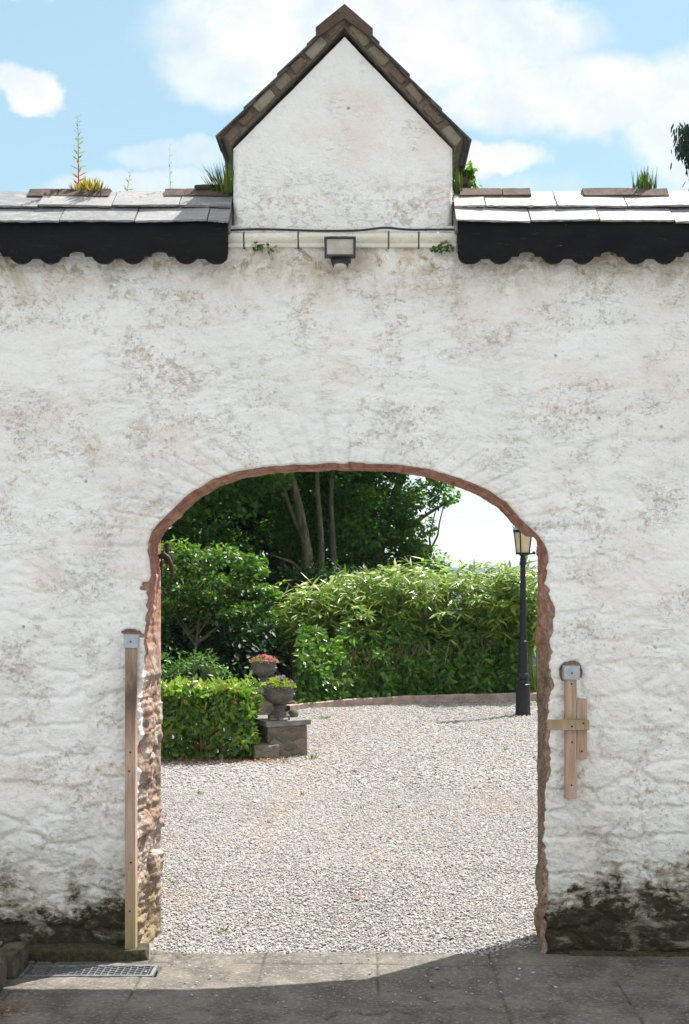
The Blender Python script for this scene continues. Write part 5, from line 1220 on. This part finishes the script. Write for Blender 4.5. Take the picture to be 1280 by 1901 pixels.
# leaf litter below the hedge
r = np.random.default_rng(77); n = 420; lv = Leaves(); x = r.uniform(-2.4, -.85, n); y = 7.32 + .12 * np.abs(r.normal(0, 1, n)) * np.where(r.random(n) < .5, -1, .6) + .05; lv.add(np.stack([x, y, np.full(n, .012)], 1), np.concatenate([r.normal(size=(n, 2)), r.normal(0, .15, (n, 1))], 1), unit(np.array([0, 0, 1.]) + rdir(r, n) * .3), r.uniform(.025, .05, n), r.uniform(.015, .03, n), r.random(n)); tag(lv.build('leaf_litter', M['litter']), 'brown leaf litter scattered at the foot of the hedge', None, kind='stuff')
n = 60; lv = Leaves(); x = r.normal(-1.72, .07, n); y = r.normal(-.93, .05, n); lv.add(np.stack([x, y, np.full(n, .016)], 1), np.concatenate([r.normal(size=(n, 2)), r.normal(0, .25, (n, 1))], 1), unit(np.array([0, 0, 1.]) + rdir(r, n) * .4), r.uniform(.015, .03, n), r.uniform(.01, .016, n), r.random(n)); tag(lv.build('fallen_leaves', M['litter']), 'small drift of red-brown dead leaves on the paving', None, kind='stuff')
for k, (px, py) in enumerate([(335, 1426), (655, 1672), (720, 1555), (300, 1437)]):
    x, y = gnd(px, py); lv = Leaves(); lv.add([(0, 0, 0)], [(1, .4, .1)], [(0, 0, 1)], .07, .045, .4); o = lv.build('dead_leaf', M['litter']); o.location = (x, y, .02); tag(o, ['curled brown leaf on gravel below the hedge', 'orange-brown leaf in the nearer gravel at the centre', 'brown leaf in the gravel right of centre', 'brown leaf on gravel against the left jamb'][k], 'leaf')

# weeping conifer far to the right, mostly outside the frame
o = thing('weeping_conifer', (A(1343, 300, 40)[0], 40, 0), 'tall dark weeping conifer cut by the right edge of the sky', 'tree'); r = np.random.default_rng(6); lv = Leaves(); t = Tubes(); t.add(np.array([[0, 0, -2], [0, 0, 10], [.2, 0, 19.2]]), [.4, .25, .05], 8)
for k in range(46):
    z = r.uniform(3, 18.8); a = r.uniform(0, 6.28); rr = (1.5 if z > 17 else .7) * r.uniform(.5, 1.1) + (19 - z) * .055; base = np.array([0, 0, z]); tip = np.array([math.cos(a) * rr, math.sin(a) * rr, z + .3]); t.add(np.array([base, (base + tip) / 2 + [0, 0, .35], tip]), [.05, .04, .02], 5)
    for j in range(5):
        c = tip * (.55 + .12 * j) + base * (.45 - .12 * j); n = 230; dl = r.random(n) * r.uniform(.9, 2.0); C = c + np.stack([r.normal(0, .17, n), r.normal(0, .17, n), .15 - dl], 1); lv.add(C, np.stack([r.normal(0, .25, n), r.normal(0, .25, n), -np.ones(n)], 1), rdir(r, n), r.uniform(.15, .34, n), r.uniform(.04, .09, n), r.random(n), .1)
t.build('trunk', M['bark'], o); lv.build('crown', M['leaf_blue'], o)
# valley woodland beyond
r = np.random.default_rng(8); lv = Leaves(); n = 900; x = r.uniform(-30, 110, n); y = r.uniform(45, 300, n)
keep = (x > -.5 + .03 * y); x, y = x[keep], y[keep]; z = -16 * sstep(y, 17.5, 110); V_, F_, off = [], [], 0; ibm = bmesh.new(); bmesh.ops.create_icosphere(ibm, subdivisions=2, radius=1); iv = np.array([vv.co[:] for vv in ibm.verts]); ifc = np.array([[vv.index for vv in f.verts] for f in ibm.faces]); ibm.free()
for xx, yy_, zz_ in zip(x, y, z):
    sc3 = r.uniform(1.6, 3.2) * np.array([1, 1, .9]); vv = iv * (1 + .55 * (fbm(iv * 2.2 + r.uniform(0, 50), 3, 4)[:, None] - .5) + r.uniform(-.12, .12, (len(iv), 1))) * sc3 + [xx, yy_, zz_ + sc3[2] * .6]; V_.append(vv); F_.append(ifc + off); off += len(iv)
vw = mk('valley_wood', np.concatenate(V_), [np.concatenate(F_)], M['hills'], smooth=False); tag(vw, 'blue-green woodland filling the valley beyond the bamboo', None, kind='stuff')
# bright long grass on the bank right of the lamp
r = np.random.default_rng(9); n = 7000; x = r.uniform(2.3, 6.5, n); y = r.uniform(14.75, 17.4, n); lv = Leaves(); a = r.uniform(0, 6.28, n); lv.add(np.stack([x, y, np.full(n, .06)], 1), np.stack([np.cos(a) * .6, np.sin(a) * .6, np.ones(n)], 1), unit(np.stack([np.cos(a), np.sin(a), np.full(n, .4)], 1)), r.uniform(.15, .42, n), .014, np.clip(r.normal(.6, .2, n), 0, 1), .2, .2, .3); tag(lv.build('long_grass', M['grass']), 'bright long grass behind the kerb right of the lamp post', None, kind='stuff')

# air between here and the hills
me = bpy.data.meshes.new('haze'); hb = bmesh.new(); bmesh.ops.create_cube(hb, size=1); bmesh.ops.scale(hb, vec=(1840, 3010, 75), verts=hb.verts); bmesh.ops.translate(hb, vec=(0, 1420, -12.4), verts=hb.verts); hb.to_mesh(me); hb.free()
m, g = new_mat('thin blue haze'); pv = g.n.new('ShaderNodeVolumePrincipled'); pv.inputs['Color'].default_value = (.66, .82, 1, 1); pv.inputs['Density'].default_value = .00017; oo = g.n.new('ShaderNodeOutputMaterial'); g.l.new(pv.outputs[0], oo.inputs['Volume'])
hz = link('haze', me, m, None); tag(hz, 'thin blue haze over the far valley', None, kind='stuff')
